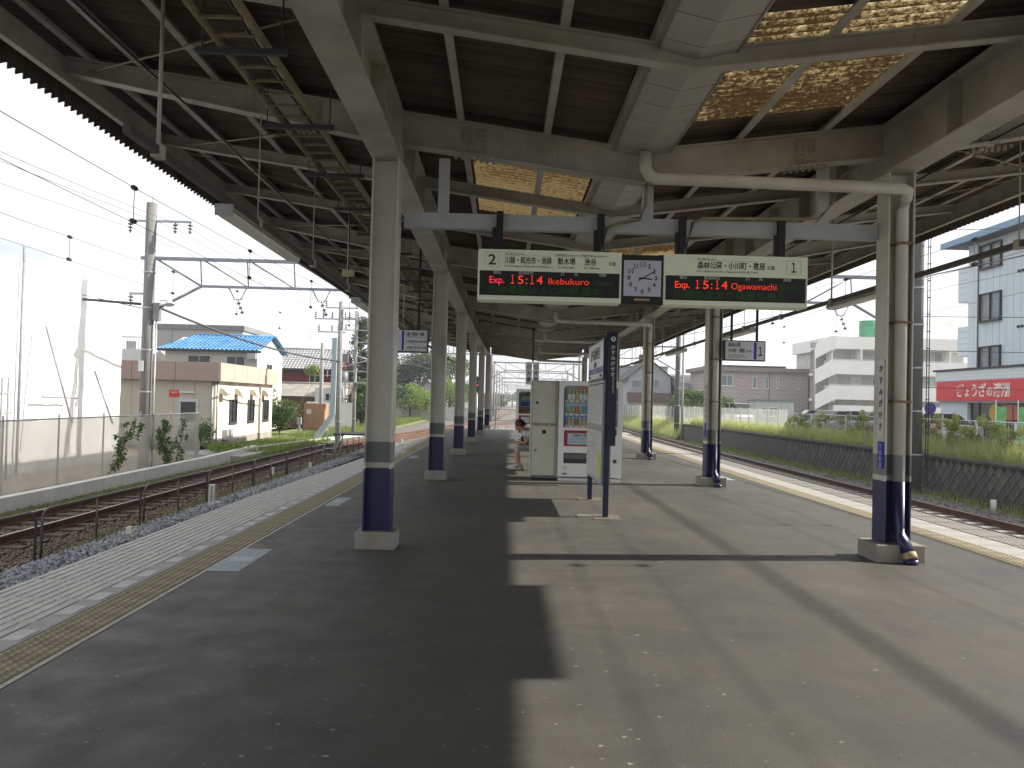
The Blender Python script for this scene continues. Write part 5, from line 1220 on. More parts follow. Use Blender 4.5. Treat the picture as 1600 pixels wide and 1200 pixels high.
b = MB().box(-.40, -.12, -.35, -.1, 1.6, 6.0); b.prism([(-.40, 1.6), (-.12, 1.599), (-.95, .2), (-1.3, .2), (-1.25, .45)], 'y', -.35, -.1); b.build('cable_guard', mat('pale_blue_steel', (.33, .42, .46), .5, .1), q2)
q3 = pole('second tall pole carrying a grey transformer on a platform', P3, .125, 7.3); arm(q3, 7.9, -.8, .9, (-.75, .85), 1); arm(q3, 7.1, -1.3, 1.3, (-1.2, -.7, .7, 1.25), 1); arm(q3, 6.3, .0, 1.4, (1.35,), 1)
b = MB().box(-1.4, 1.0, -.5, .5, 3.55, 3.65); b.box(-1.1, 1.2, -.35, -.3, 4.3, 4.38)
for x in (-1.2, -.9, -.6, -.3, .3): b.tube([(x, -.3, 3.55), (x*.4-.3, -.2, 2.2)], .03, 5)
b.build('transformer_platform', STEEL, q3); MB().tube([(-.75, 0, 3.65), (-.75, 0, 4.35)], .33, 14).build('transformer', mat('transformer_grey', (.26, .28, .30), .5), q3)
MB().box(-.9, -.5, -.2, .2, 4.9, 5.5).build('switch_gear', STEELD, q3); b = MB().tube([(-1.2, -.2, 4.5), (1.1, .1, 5.2)], .04, 5); b.tube([(-.6, 0, 5.6), (1.0, 0, 5.1)], .04, 5); b.build('braces', STEEL, q3)
P = at(501, 640, 60); q4 = pole('short grey pole with stay wire in front of the red-brown house', P, .15, at(501, 536, 60).z); MB().tube([(0, 0, 4.6), (-2.6, 0, .2)], .015, 4).build('stay_wire', mat('stay_yellow', (.35, .25, .06), .5), q4)
P = at(488, 600, 58); fr_ = thing('ladder_frame', 'white lattice frame beside the short pole', 'frame', at(513, 640, 56))
for i in range(4): MB().box(-.45+.3*i, -.42+.3*i, 0, .03, 2.2, 3.4).build('bar', SIGNB, fr_)
for i in range(3): MB().box(-.5, .5, -.03, -.001, 2.3+.45*i, 2.33+.45*i).build('rail', SIGNB, fr_)
# stepped service frame between the tracks
P = gnd(553, 716, -1.05); sf = thing('service_platform', 'small dark steel service platform with ladder legs beside the siding', 'platform frame', (P.x, P.y, -1.1))
boxb('deck', mat('dark_deck', (.05, .06, .07), .6), sf, -.8, .95, -.5, 1.2, 1.02, 1.10)
for x, y in ((-.7, -.4), (.8, -.4), (-.7, 1.1), (.8, 1.1)): MB().tube([(x*1.15, y, 0), (x, y, 1.02)], .035, 6).build('leg', RUST if x > 0 else STEEL, sf)
for x in (-1.05, -.55): MB().tube([(x-.25, -.55, 0), (x+.12, -.55, 1.2)], .025, 6).build('ladder_rail', STEEL, sf)
for i in range(4): MB().bar((-1.23+.09*i, -.56, .22+.25*i), (-.73+.09*i, -.56, .22+.25*i), .03).build('ladder_rung', STEEL, sf)

# trees on the left
tree('conifer', 'tall dark conifer rising behind the transformer poles', at(566, 655, 74)+Vector((0, 0, -1.0)), 10.0, 5.6, LF_DK, 15000, .12, 'cone', seed=3, trunk=.25)
tree('conifer', 'second dark conifer partly behind the nearest left column', at(596, 655, 90)+Vector((0, 0, -1)), 10.6, 6.5, LF_DK, 11000, .14, 'cone', seed=13, trunk=.25)
tree('broadleaf_tree', 'broad dark green tree behind the white boundary wall', at(655, 650, 128)+Vector((0, 0, -1.5)), 12.0, 12, LF_DK, 24000, .17, seed=4, trunk=.3)
tree('broadleaf_tree', 'loose grey-green tree between the second and third columns', at(702, 650, 134)+Vector((0, 0, -1.5)), 11.5, 8.5, LF_MD, 11000, .17, seed=5, trunk=.3)
tree('broadleaf_tree', 'bright green bushy tree in front of the white wall', at(640, 655, 104)+Vector((0, 0, -.9)), 5.4, 6.6, LF_LT, 9000, .12, seed=6, trunk=.15)
tree('broadleaf_tree', 'yellow-green tree beside the third left column', at(703, 648, 112)+Vector((0, 0, -.9)), 6.0, 5, LF_LT, 6000, .12, seed=7, trunk=.15)
tree('broadleaf_tree', 'narrow green tree right behind the second utility pole', at(574, 660, 68)+Vector((0, 0, -1)), 4.6, 3.2, LF_MD, 5000, .1, seed=17, trunk=.12)
wx0 = at(622, 640, 106).x; wx1 = at(716, 640, 106).x
g = thing('boundary_wall', 'stained white boundary wall below the trees on the left', 'wall', (wx0-4, 106, -1)); SW = mat('stained_white_wall', (.42, .40, .36), .9, .3, .8, col2=(.62, .60, .56))
for i in range(8): MB().box(1.75*i, 1.75*i+1.72, 0, .2, -.2, 1.55).build('wall_panel', SW, g)
gable_house('grey_barn', 'small grey gabled building peeking out between the trees', at(655, 600, 118).x, at(682, 600, 118).x, 118, 124, -1, 2.9, 4.2, mat('barn_grey', (.35, .36, .36), .8, .1), GREYT, .4, 'y', cat='building')
bl = blades('verge_grass', 26000, lambda g, n: np.stack([-9.9-3.0*g.random(n)+.04*0, 50+62*g.random(n)**1.3, np.full(n, -1.05)], -1), .35, GRASSM, w=.03); tag(bl, kind='stuff')
tag(blades('weeds', 2600, lambda g, n: np.stack([-10.2+.5*g.random(n)+(g.random(n) > .6)*3.1, 13+26*g.random(n), np.full(n, -1.1)], -1), .16, GRASSM, w=.01, seed=18), kind='stuff')
b = MB().box(-16, -9.6, 46, 200, -1.21, -1.04); tag(b.build('grass_verge', mat('verge_green', (.13, .16, .05), .95, .35, .7, bump=.4)), kind='structure')
bl = blades('weeds', 9000, lambda g, n: np.stack([-10.0-3.0*g.random(n), 36+13*g.random(n), np.full(n, -1.05)], -1), .25, GRASSM, w=.02, seed=8); tag(bl, kind='stuff')

# ================================================================== CATENARY GANTRIES
GS = mat('gantry_steel', (.24, .25, .28), .55, .15, 3, metal=.3)
def gantry(Y, xl, xr, zt, zb_, label, thick=.07, step=1.55, bracket=True):
    t = thing('catenary_gantry', label, 'gantry', ((xl+xr)/2, Y, zt), group='steel catenary gantries'); c = (xl+xr)/2; L = xl-c; Rr = xr-c; dz = zb_-zt
    MB().box(L-.3, Rr+.3, -.05, .05, -thick*.8, thick*.8).build('top_chord', GS, t)
    i0, i1 = L+1.75, Rr-1.75
    MB().box(i0, i1, -.04, .04, dz-thick*.6, dz+thick*.6).build('bottom_chord', GS, t)
    for s_, x0, x1 in ((-1, L, i0), (1, Rr, i1)):
        MB().tube([(x0, 0, dz-.95), (x1, 0, dz)], thick*.7, 6).build('end_strut', GS, t)
        MB().tube([(x0+(x1-x0)*.15, 0, -.05), (x1, 0, dz)], thick*.5, 6).build('end_strut', GS, t)
    n = max(2, int((i1-i0)/step)); 
    for k in range(n+1):
        x = i0+(i1-i0)*k/n; MB().tube([(x-.06, 0, 0), (x, 0, dz)], thick*.35, 5).build('vertical', GS, t)
        if k < n:
            x2 = i0+(i1-i0)*(k+1)/n; a, b_ = ((x, 0), (x2, dz)) if k < n/2 else ((x2, 0), (x, dz)); MB().tube([(a[0], .03, a[1]), (b_[0], .03, b_[1])], thick*.4, 5).build('diagonal', GS, t)
    return t
gantry(27.8, -11.95, 13.45, 6.0, 5.1, 'nearest catenary gantry spanning the tracks beyond the second column')
def vhang(x, Y, z0, label):
    t = thing('wire_support', label, 'insulator', (x, Y, z0), group='insulators hanging from the nearest gantry'); MB().tube([(-.28, 0, 0), (-.08, 0, -.38), (.12, 0, -.38), (.3, 0, 0)], .022, 5).build('v_bracket', GS, t)
    b = MB(); b.tube([(.02, 0, -.38), (.2, 0, -.85)], .014, 5)
    for q in range(3): p = Vector((.06, 0, -.5)).lerp(Vector((.18, 0, -.8)), q/2); b.tube([p-Vector((.01, 0, -.025)), p+Vector((.01, 0, -.025))], .06, 8)
    b.build('insulator', MATS['insulator_brown'], t)
vhang(-9.0, 27.8, 5.06, 'insulator bracket above the siding'); vhang(-6.2, 27.8, 5.06, 'insulator bracket above the left platform track'); vhang(11.3, 27.8, 5.06, 'insulator bracket above the track by the stone wall')
gantry(66, -10.6, 13.9, 6.2, 5.2, 'second catenary gantry beyond the end of the left buildings')
gm_ = pole('slim dark catenary mast standing by the far end of the stone wall', Vector((13.9, 66, 0)), .22, 8.6, 'catenary_mast', 'mast', 'catenary masts', pm=DPOLE)
pole('pale catenary mast by the boundary wall behind the third column', Vector((-10.6, 66, 0)), .2, 7.6, 'catenary_mast', 'mast', 'catenary masts')
pole('thin leaning wooden pole beside the slim mast', Vector((at(1066, 640, 64).x, 64, 0)), .09, 7.2)
NG = ['third', 'fourth', 'fifth', 'sixth', 'seventh', 'eighth', 'ninth']
for k, Y in enumerate((104, 138, 172, 206, 242, 280, 330)):
    xl = at(768+4.2*k, 600, Y).x; xr = at(905-9*k, 600, Y).x
    gantry(Y, xl, xr, 6.4, 5.4, f'{NG[k]} catenary gantry in the distance beyond the platform end', .09, 2.4)
    for s_, x in (('left', xl), ('right', xr)): pole(f'{s_} mast of the {NG[k]} catenary gantry', Vector((x, Y, 0)), .19, 8.2, 'catenary_mast', 'mast', 'catenary masts')
# wires
WIRE = mat('wire', (.06, .06, .07), .5, .1)
def wire(pts, r, label, cat='overhead wire', group='overhead wires', m_=None, name='overhead_wire'):
    return tag(MB().tube(pts, r, 5).build(name, m_ or WIRE, None, fix=False), label, cat, group)
def cat_pair(X0f, label, zc=4.0, zm=4.95, sag=.55, ys0=1.0):
    t = thing('catenary_line', label, 'overhead wire', (0, 0, 0), group='catenary wires over the tracks')
    sup = [-10.4, 27.8, 66, 104, 138, 172, 206, 242]; pts = []
    for a, b_ in zip(sup[:-1], sup[1:]):
        for q in np.linspace(0, 1, 13)[:-1]: y = a+(b_-a)*q; pts.append((X0f(y), y, zm-sag*4*q*(1-q)))
    MB().tube(pts, .0055, 4).build('messenger_wire', WIRE, t, fix=False)
    MB().tube([(X0f(y), y, zc) for y in np.arange(-10, 242, 6.)], .0045, 4).build('contact_wire', WIRE, t, fix=False)
    y = ys0
    pr_ = None
    while y < 100:
        k = max(i for i, a in enumerate(sup) if a <= y); q = (y-sup[k])/(sup[k+1]-sup[k]); z = zm-sag*4*q*(1-q)
        MB().tube([(X0f(y), y, z), (X0f(y), y, zc)], .006, 4).build('dropper', WIRE, t, fix=False)
        if y < 34:
            for zq in (z, zc+.02): MB().tube([(X0f(y), y-.05, zq), (X0f(y), y, zq), (X0f(y), y+.05, zq)], .035, 6).build('clamp', DARKS, t, fix=False)
        y += 5.2
cat_pair(lambda y: -5.15+cur(y), 'catenary wires over the left platform track', 3.83, 4.8, .5)
cat_pair(lambda y: interp(SEC, y)-.05, 'catenary wires over the siding', 4.1, 4.9, .4)
cat_pair(lambda y: 7.75+cur(y), 'catenary wires over the right platform track', 3.95, 4.85, .5, 3.2)
cat_pair(lambda y: 10.8+cur(y)*.8, 'catenary wires over the track by the stone wall', 4.05, 4.9, .5)
def span(a, b_, sag, n=14): a, b_ = Vector(a), Vector(b_); return [a.lerp(b_, q)-Vector((0, 0, sag*4*q*(1-q))) for q in np.linspace(0, 1, n)]
mL = Vector((-11.9, 27.8, 0))
wire(span(at(-60, 452, 27), mL+Vector((-.3, 0, 4.45)), .0), .045, 'thick black cable arriving at the left mast from the left')
wire(span(mL+Vector((.3, 0, 4.35)), (P2.x, P2.y, 3.6), .35), .045, 'thick black cable running on from the left mast to the tall pole')
wire(span(at(-60, 412, 27), mL+Vector((-.2, 0, 4.3)), .05), .012, 'thin wire above the thick cable left of the mast')
for i, (dx, dz) in enumerate(((-.7, 7.0), (.8, 7.0), (1.3, 7.0))):
    wire(span((mL.x+dx-1.2, -12, dz+.1), mL+Vector((dx, 0, dz)), .6)+span(mL+Vector((dx, 0, dz)), (P2.x+.4*i, P2.y, 6.9), .4)[1:], .008, f'{["left","middle","right"][i]} thin wire from the insulators at the top of the left mast')
wire(span((P2.x, P2.y, 6.2), (-8.5, 104, 6.2), .8), .014, 'wire from the tall pole to the distant gantries')
wire(span((P3.x, P3.y, 5.6), (-7, 110, 5.6), .8), .02, 'lower cable from the transformer pole into the distance')
mR = Vector((13.5, 26.7, 0))
for i, z in enumerate((8.0, 5.2, 4.1, 2.9)):
    a = (23.9, 36+.8*i, z-.4+.2*i); wire(span(mR+Vector((0, 0, z-.6)), (30, 22+2*i, z-.2), .12), .012, f'{["top","second","third","lowest"][i]} thin wire running right from the ribbed mast')
wire(span((11.8, 66, 6.8), (14.0, 26.7, 6.0), .3)+span((14.0, 26.7, 6.0), (14.4, -12, 6.2), .5)[1:], .02, 'cable along the right masts')
wire([(14.85-.004*(y-10), y, 7.7) for y in np.arange(-30, 70, 4.)], .026, 'thick unseen cable added above the stone wall to cast a shadow stripe', m_=DARKS)  # hidden behind the roof, placed so its soft shadow stripes the platform

# ================================================================== RIGHT SIDE
# retaining wall with lozenge stones
rw = thing('retaining_wall', 'dark stone retaining wall of lozenge blocks beside the right-hand track', 'wall', (14.0, 12, -1.2))
boxb('wall_core', mat('dark_mortar', (.028, .028, .026), .95, .3, 6), rw, .04, .7, 0, 53, 0, 1.22); 
cop = MB()
for i in range(36): cop.box(-.03, .5, 1.48*i+.01, 1.48*i+1.47, 1.221, 1.30)
cop.build('coping', mat('mossy_coping', (.07, .07, .06), .95, .35, 4, bump=.5), rw)
SR = [mat('lozenge_stone', (.075, .078, .075), .9, .35, 7, col2=(.135, .138, .132), bump=.6), mat('lozenge_stone_pale', (.10, .104, .10), .9, .3, 7, col2=(.17, .173, .165), bump=.6)]
def loz(a, h_):
    b = MB(); k = .94; o = [(0, -a, 0), (0, 0, -h_), (0, a, 0), (0, 0, h_)]; i_ = [(-.03, p[1]*.80+.012, p[2]*.80) for p in o]; o = [(.0, p[1]*k, p[2]*k) for p in o]
    b.add(o+i_, [(4, 5, 6, 7), (0, 1, 5, 4), (1, 2, 6, 5), (2, 3, 7, 6), (3, 0, 4, 7)]); return b
a_, h_ = .21, .205; pr2 = [loz(a_, h_).build('stone', SR[i], rw) for i in (0, 1)]; pr2[0].location = (.04, .3, .21); pr2[1].location = (.04, .72, .21)
cells = []
for r_ in range(-1, 7):
    z = .21+h_*r_ 
    if z < .18 or z > 1.05: continue
    yy_ = .3+(a_ if r_ % 2 else 0)
    while yy_ < 52.8: cells.append((yy_, z)); yy_ += 2*a_
cells.sort(); cells = [c for c in cells if c[0] > 4]; st_ = MB()
for n_, (yy_, z) in enumerate(cells):
    if n_ < 298: share(pr2[random.random() < .35], (.04+random.uniform(-.015, .01), yy_, z), rw)
    else:
        q = loz(a_, h_); st_.add([(x+.04, y+yy_, zz+z) for x, y, zz in q.v], q.f)
st_.build('stone', SR[0], rw)['kind'] = 'stuff'
# slope beyond the wall and grass
b = MB().prism([(13.2, -1.15), (15.6, .05), (15.6, -1.2)], 'y', 64, 170); tag(b.build('grass_bank', mat('bank_green', (.10, .11, .04), .95, .4, .6, bump=.5)), kind='structure')
def topg(g, n):
    y = 14+50*g.random(n)**1.2; return np.stack([14.5+.9*g.random(n), y, np.full(n, .02)], -1)
GR2 = leafmat('tall_grass', (.36, .42, .12), (.60, .62, .30), tw=.5); 
tag(blades('tall_grass', 42000, topg, .6, GR2, w=.012, seed=4), kind='stuff')
tag(blades('tall_grass', 16000, lambda g, n: np.stack([13.4+2.2*(u := g.random(n)), 64+60*g.random(n), -1.05+1.1*u], -1), .55, GR2, w=.03, seed=5), kind='stuff')
tag(blades('weeds', 4200, lambda g, n: np.stack([12.9+1.0*g.random(n)**.6, 15+45*g.random(n), np.full(n, -1.12)], -1), .22, leafmat('bright_weeds', (.13, .18, .04), (.28, .33, .10)), w=.016, seed=6), kind='stuff')
for n_, (px, py) in enumerate([(1207, 0), (1405, 0)]): pass
P = gnd(1402, 793, -1.05); t = MB().tube([(0, 0, 0), (0, 0, .35)], .07, 8).build('marker_stub', CONCL); t.location = (12.9, 21.6, -1.1); tag(t, 'round pale marker stub at the foot of the stone wall', 'marker post')
# fences
fn = thing('wire_fence', 'galvanised wire fence on top of the retaining wall overgrown with weeds', 'fence', (14.95, 14, 0))
WHM = mat('white_galv', (.62, .64, .64), .5, .08)
for i in range(15): MB().box(-.03, .03, 2*i-.03, 2*i+.03, 0, 1.27).build('post', WHM, fn)
MB().tube([(0, 0, 1.26), (0, 28.6, 1.26)], .022, 6).build('top_rail', WHM, fn)
wr = MB()
for z in np.arange(.15, 1.2, .15): wr.tube([(0, 0, z), (0, 28.6, z)], .004, 3)
for y in np.arange(.1, 28.5, .16): wr.tube([(0, y, .1), (0, y, 1.25)], .004, 3)
wr.build('wire_mesh', WHM, fn)['kind'] = 'stuff'
f2 = thing('white_mesh_fence', 'long white mesh fence with closely spaced posts receding behind the grass', 'fence', (14.95, 43, 0))
for i in range(34): MB().box(-.035, .035, 1.8*i-.035, 1.8*i+.035, 0, 1.5).build('post', WHM, f2)
MB().quad((.0, 0, .2), (0, 60, .2), (0, 60, 1.45), (0, 0, 1.45)).build('mesh_panel', netmat('pale_mesh', (.6, .62, .6), .38), f2, fix=False)
# overgrowth on the fence
WEED = leafmat('vine_leaves', (.19, .25, .06), (.42, .46, .15), tw=.5); DRY = leafmat('dry_weeds', (.20, .13, .08), (.38, .28, .14))
gseg = [(22.2, 25, 1.0, 1500), (25.2, 27.5, 1.25, 1900), (27.6, 31, 1.3, 2600), (31.5, 35, 1.3, 1500), (35.2, 39, 1.2, 1500), (39, 43, 1.15, 1200)]
for i, (a, b_, hh, nn) in enumerate(gseg):
    t = thing('fence_creeper', f'{["nearest","second","third","fourth","fifth","farthest"][i]} stretch of weeds climbing the wire fence', 'plant', (14.9, a, 0), group='weeds climbing the wire fence'); g = random.Random(i)
    bl = [(g.uniform(-.15, .15), g.uniform(0, b_-a), hh*1.1*g.random()**1.1, .12, .22, .16) for _ in range(34)]
    leaves('leaves', bl, int(nn*3.2), .036, WEED, t, seed=i+20); leaves('dry_flowers', [(0, (b_-a)/2, hh*.45, .25, (b_-a)/2, hh*.5)], nn//3, .035, DRY, t, seed=i+40)['kind'] = 'stuff'
    b2 = MB()
    for _ in range(16): y_ = g.uniform(0, b_-a); b2.tube([(g.uniform(-.1, .1), y_, 0), (g.uniform(-.1, .1), y_+g.uniform(-.3, .3), hh*g.uniform(.7, 1.2))], .006, 3)
    b2.build('stems', WEED, t)
# cars
def car(label, P, rz, paint, L=3.9, W_=1.68, Hh=1.45, name='parked_car', cat='car', van=False, group='cars parked beyond the fence'):
    t = thing(name, label, cat, P, group=group, rz=rz); w = W_/2
    prof = [(-L/2, .35), (-L/2, .72), (-L/2+.25, .86), (-L/2+1.0, .93), (L/2-.35, .95), (L/2, .82), (L/2, .35)]
    def loft(pr, inset, z_in=.0):
        b = MB(); n = len(pr); secs = [(-w+inset, .0), (-w+inset+.06, .03), (w-inset-.06, .03), (w-inset, .0)]
        o = []
        for y_, up_ in secs: o += [(x, y_, z+(up_ if z > .5 else 0)) for x, z in pr]
        f = []
        for k in range(len(secs)-1):
            for i in range(n): f.append((k*n+i, k*n+(i+1) % n, (k+1)*n+(i+1) % n, (k+1)*n+i))
        f += [tuple(range(n)), tuple(range((len(secs)-1)*n, len(secs)*n))[::-1]]; b.add(o, f); return b
    loft(prof, 0).build('body', paint, t, bevel=.04)
    if van: cab = [(-L/2+.35, .92), (-L/2+.75, Hh-.05), (-L/2+1.1, Hh), (L/2-.12, Hh), (L/2-.04, .92)]
    else: cab = [(-L/2+.85, .92), (-L/2+1.5, Hh-.04), (-L/2+1.9, Hh), (L/2-.75, Hh-.03), (L/2-.12, .93)]
    cbn = loft(cab, .10).build('cabin', glassy('car_glass', (.03, .035, .04)), t, bevel=.03)
    rf = [(x, z) for x, z in cab if z > 1.2]; rf = [(rf[0][0]-.02, rf[0][1]-.03)]+[(x, z+.035) for x, z in rf[1:-1]]+[(rf[-1][0]+.02, rf[-1][1])]+[(rf[-1][0]-.1, Hh-.08), (rf[0][0]+.1, Hh-.10)]
    b = MB(); b.prism(rf, 'y', -w+.11, w-.11); b.build('roof_panel', paint, t, bevel=.02)
    for s in (-1, 1):
        for xx in ((cab[1][0]+cab[-2][0])/2,): MB().box(xx-.04, xx+.04, s*(w-.09)-.02, s*(w-.09)+.02, .93, Hh-.05).build('pillar', paint, t)
        for xx in (-L/2+.75, L/2-.75):
            wh = MB().tube([(xx, s*(w-.2), .3), (xx, s*(w+.005), .3)], .3, 18).build('wheel', mat('tyre', (.02, .02, .02), .8), t); MB().tube([(xx, s*(w+.006), .3), (xx, s*(w+.015), .3)], .18, 14).build('rim', STEEL, wh)
        MB().box(-L/2-.012, -L/2+.05, s*(w-.35)-.16, s*(w-.35)+.14, .62, .74).build('headlight', SIGNB, t); MB().box(L/2-.06, L/2+.012, s*(w-.12)-.1, s*(w-.12)+.1, .6, .88).build('tail_light', mat('tail_red', (.5, .03, .02), .3), t)
    MB().box(L/2+.001, L/2+.014, -.17, .17, .5, .66).build('number_plate', SIGNB, t); return t
SILV = mat('silver_blue_paint', (.33, .38, .43), .25, .03, metal=.4); CWH = mat('white_car_paint', (.66, .67, .68), .25, .03); CDK = mat('dark_car_paint', (.04, .045, .06), .25, .03, metal=.3); CBL = mat('blue_car_paint', (.12, .18, .32), .25, .03, metal=.3)
car('silver-blue hatchback parked right behind the overgrown fence', (17.6, 42.5, 0), R(205), SILV)
car('blue hatchback parked beyond the silver one, partly behind the column', (20.6, 45, 0), R(200), CBL)
car('dark car whose roof shows above the fence by the apartment block', (21.0, 53.5, 0), R(170), CDK)
car('white van beside the grey brick house', (20.2, 71, 0), R(95), CWH, 3.4, 1.48, 1.85, van=True, cat='van', name='parked_van')
car('white car parked in front of the restaurant', (20.6, 38.8, 0), R(185), CWH)
car('second white car parked behind the ribbed mast', (22.4, 49, 0), R(190), CWH)

# restaurant building
RB = thing('restaurant_building', 'pale blue four-storey building with a red shop sign on the right', 'building', (24, 26, 0)); PB = mat('pale_blue_cladding', (.58, .66, .71), .7, .04, 1)
boxb('wall', PB, RB, 0, 12, 0, 16.6, 0, 10.3)
nr = 0
for i in range(30): MB().box(-.03, -.002, 16.6-.55*(i+1)+.015, 16.6-.55*i-.015, 3.6, 10.2).build('cladding_panel', PB, RB)
MB().box(-.06, -.031, 15.62, 15.70, 3.65, 10.1).build('downpipe', DARKS, RB)
NW = mat('brown_window_frame', (.035, .028, .03), .5); CUR = mat('curtain_glass', (.17, .20, .22), .15, .3, .8)
for z0_, z1_ in ((3.7, 4.85), (6.1, 7.5), (8.75, 9.95)):
    window(RB, '-x', 13.65, 15.45, z0_, z1_, -.03, NW, 1, CUR, .12); window(RB, '-x', 4.5, 6.3, z0_, z1_, -.03, NW, 1, CUR, .12)
for z in (5.6, 8.2):
    for q in (0, .28): MB().tube([(-.031, 12.3-q, z), (-.12, 12.3-q, z)], .07, 8).build('vent_cap', DARKS, RB)
for z0, z1 in ((4.5, 6.1), (7.4, 9.3)):
    bc = boxb('balcony', mat('balcony_blue', (.64, .71, .74), .7, .04), RB, .4, 4, 16.62, 18.3, z0, z1)
    for i in range(5): MB().box(.37, .398, 16.65, 18.28, z0+.05+(z1-z0)/5*i, z0-.02+(z1-z0)/5*(i+1)).build('board', MATS['balcony_blue'], bc)
# roof
b = MB(); b.prism([(-.9, 10.15), (-.9, 10.42), (6, 12.6), (12.9, 10.42), (12.9, 10.15)], 'y', -.6, 17.6); b.build('roof', mat('blue_grey_shingle', (.09, .11, .16), .8, .25, 3), RB)
MB().box(-.96, -.905, -.6, 17.65, 10.12, 10.44).build('eaves_board', mat('blue_eaves', (.17, .30, .42), .5), RB)
# shop front
boxb('shop_front', PB, RB, -2.0, -.07, -2, 15.9, 2.0, 3.55); boxb('shop_cornice', DARKS, RB, -2.1, -.07, -2, 16.05, 3.551, 3.64)
for i in range(3): MB().box(-2.03, -2.001, -2, 15.9, 3.08+.15*i, 3.22+.15*i).build('siding_board', MATS['balcony_blue'], RB)
rd = boxb('red_sign', mat('sign_red', (.62, .04, .05), .45, .06, .7), RB, -2.14, -2.035, 4.0, 15.6, 2.08, 3.03)
for i, ch in enumerate('ぎょうざの満洲'):
    o_ = text(ch, .66 if i not in (1, 4) else .5, WHITE, rd, (-2.145, 13.42-.6*i, 2.32), '-x', 'CENTER', .013)
boxb('shop_pier', PB, RB, -1.9, -.07, 13.2, 15.6, 0, 1.999); sg = boxb('shop_window', mat('shop_glass', (.05, .045, .035), .12, .5, .8), RB, -1.75, -1.70, 2, 13.18, .35, 1.99); boxb('shop_dado', CONCD, RB, -1.8, -.07, 2, 13.18, 0, .349)
for i in range(5): MB().box(-1.8, -1.751, 2+2.6*i, 2.08+2.6*i, .35, 1.99).build('mullion', DARKS, sg)
b = MB().tube([(-1.77, 11.2, 1.55), (-1.79, 11.2, 1.55)], .42, 18); b.build('menu_poster', mat('poster_yellow', (.55, .36, .04), .5), sg); MB().box(-1.79, -1.755, 9.5, 10.6, 1.25, 1.9).build('menu_poster', mat('poster_red', (.5, .12, .10), .5), sg); MB().box(-1.79, -1.755, 8.2, 9.2, 1.1, 1.8).build('menu_poster', mat('poster_cream', (.5, .45, .35), .5, .3, 5), sg)
# banners and signs
for n_, (X, Y) in enumerate([(17.6, 29.4), (17.9, 28.6)]):
    t = thing('banner_flag', ['green and pale upright banner flag on its pole by the fence', 'second green banner flag nearer the right edge'][n_], 'banner', (X, Y, 0), group='green banner flags'); MB().tube([(0, 0, 0), (0, 0, 2.0)], .015, 6).build('pole', WHITE, t)
    V = [(.02*math.sin(q*1.3), -.02-.33*s, 1.75-1.4*q/8+.02*s) for q in range(9) for s in (0, 1)]; V = [(v_[0]+(.16 if s_ % 2 else 0), v_[1], v_[2]) for s_, v_ in enumerate(V)]
    fl = MB().add(V, [(2*q, 2*q+1, 2*q+3, 2*q+2) for q in range(8)]).build('flag_cloth', leafmat('green_cloth', (.10, .42, .08), (.25, .60, .30), tw=.3), t, fix=False)
P = Vector((19.5, 37.6, 0)); t = thing('round_blue_sign', 'round blue sign on a pole beyond the overgrown fence', 'sign', at(1452, 690, 38)*1.0); t.location.z = 0
MB().tube([(0, 0, 0), (0, 0, 1.9)], .03, 6).build('pole', WHITE, t); MB().tube([(0, -.03, 1.68), (0, -.05, 1.68)], .27, 20).build('sign_disc', mat('sign_blue', (.07, .06, .30), .4), t)
t = thing('red_parking_sign', 'small red sign on a red post below the round blue sign', 'sign', at(1463, 690, 36.5)); t.location.z = 0; MB().tube([(0, 0, -.0), (0, 0, 1.1)], .05, 6).build('post', mat('orange_post', (.5, .14, .08), .5), t); sgn = MB().box(-.16, .16, -.05, -.02, 1.0, 1.36).build('sign_face', mat('parking_red', (.45, .02, .03), .4), t); text('P', .24, WHITE, sgn, (0, -.052, 1.09), '-y', 'CENTER', .004)

# apartment block
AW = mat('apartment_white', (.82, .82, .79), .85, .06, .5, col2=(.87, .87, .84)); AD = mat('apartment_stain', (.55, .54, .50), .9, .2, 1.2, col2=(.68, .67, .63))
AX0 = at(1284, 640, 86).x; AX1 = at(1518, 640, 86).x
ap = thing('apartment_block', 'white three-storey apartment block with long balconies and an outside stair', 'apartment building', (AX0, 86, 0)); W_ = AX1-AX0
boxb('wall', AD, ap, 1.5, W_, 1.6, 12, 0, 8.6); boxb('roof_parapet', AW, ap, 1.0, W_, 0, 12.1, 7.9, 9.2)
for z0 in (2.6, 5.25): boxb('balcony', AW, ap, .7, W_, -.1, 1.59, z0, z0+1.45); bb = [c for c in COL.objects if c.parent == ap][-1]; MB().box(.7, W_, -.14, -.101, z0+1.5, z0+1.56).build('handrail', WHITE, bb)
boxb('ground_wall', AW, ap, 1.2, W_, .0, 1.59, 0, 2.0)
for i in range(6): boxb('fin', AW, ap, .9+3.1*i, 1.05+3.1*i, -.05, 1.58, 6.71, 7.89); 
for z0 in (4.1, 6.75):
    for i in range(5): window(ap, '-y', 2.2+2.6*i, 3.6+2.6*i, z0+.02, z0+1.0, 1.6, FRAMEM, 1, mat('curtain_pale', (.40, .40, .37), .3, .15), .05, False)
window(ap, '-y', 5.9, 6.6, 4.12, 5.0, 1.55, WHITE, 2)
for k, z in enumerate((.0, 2.65, 5.3)):
    b = MB(); b.prism([(-.9, z+1.5), (1.2, z+2.65), (1.2, z+3.9), (.6, z+3.9), (-.9, z+3.0)], 'y', -.6, -.4); b.build('stair_parapet', AW, ap); boxb('stair_landing', AW, ap, -.9, 1.2, -.39, 1.4, z+2.4, z+2.62)
boxb('stair_back', mat('stair_shadow', (.30, .30, .29), .9), ap, -.7, 1.19, 1.41, 1.6, 0, 8.6)
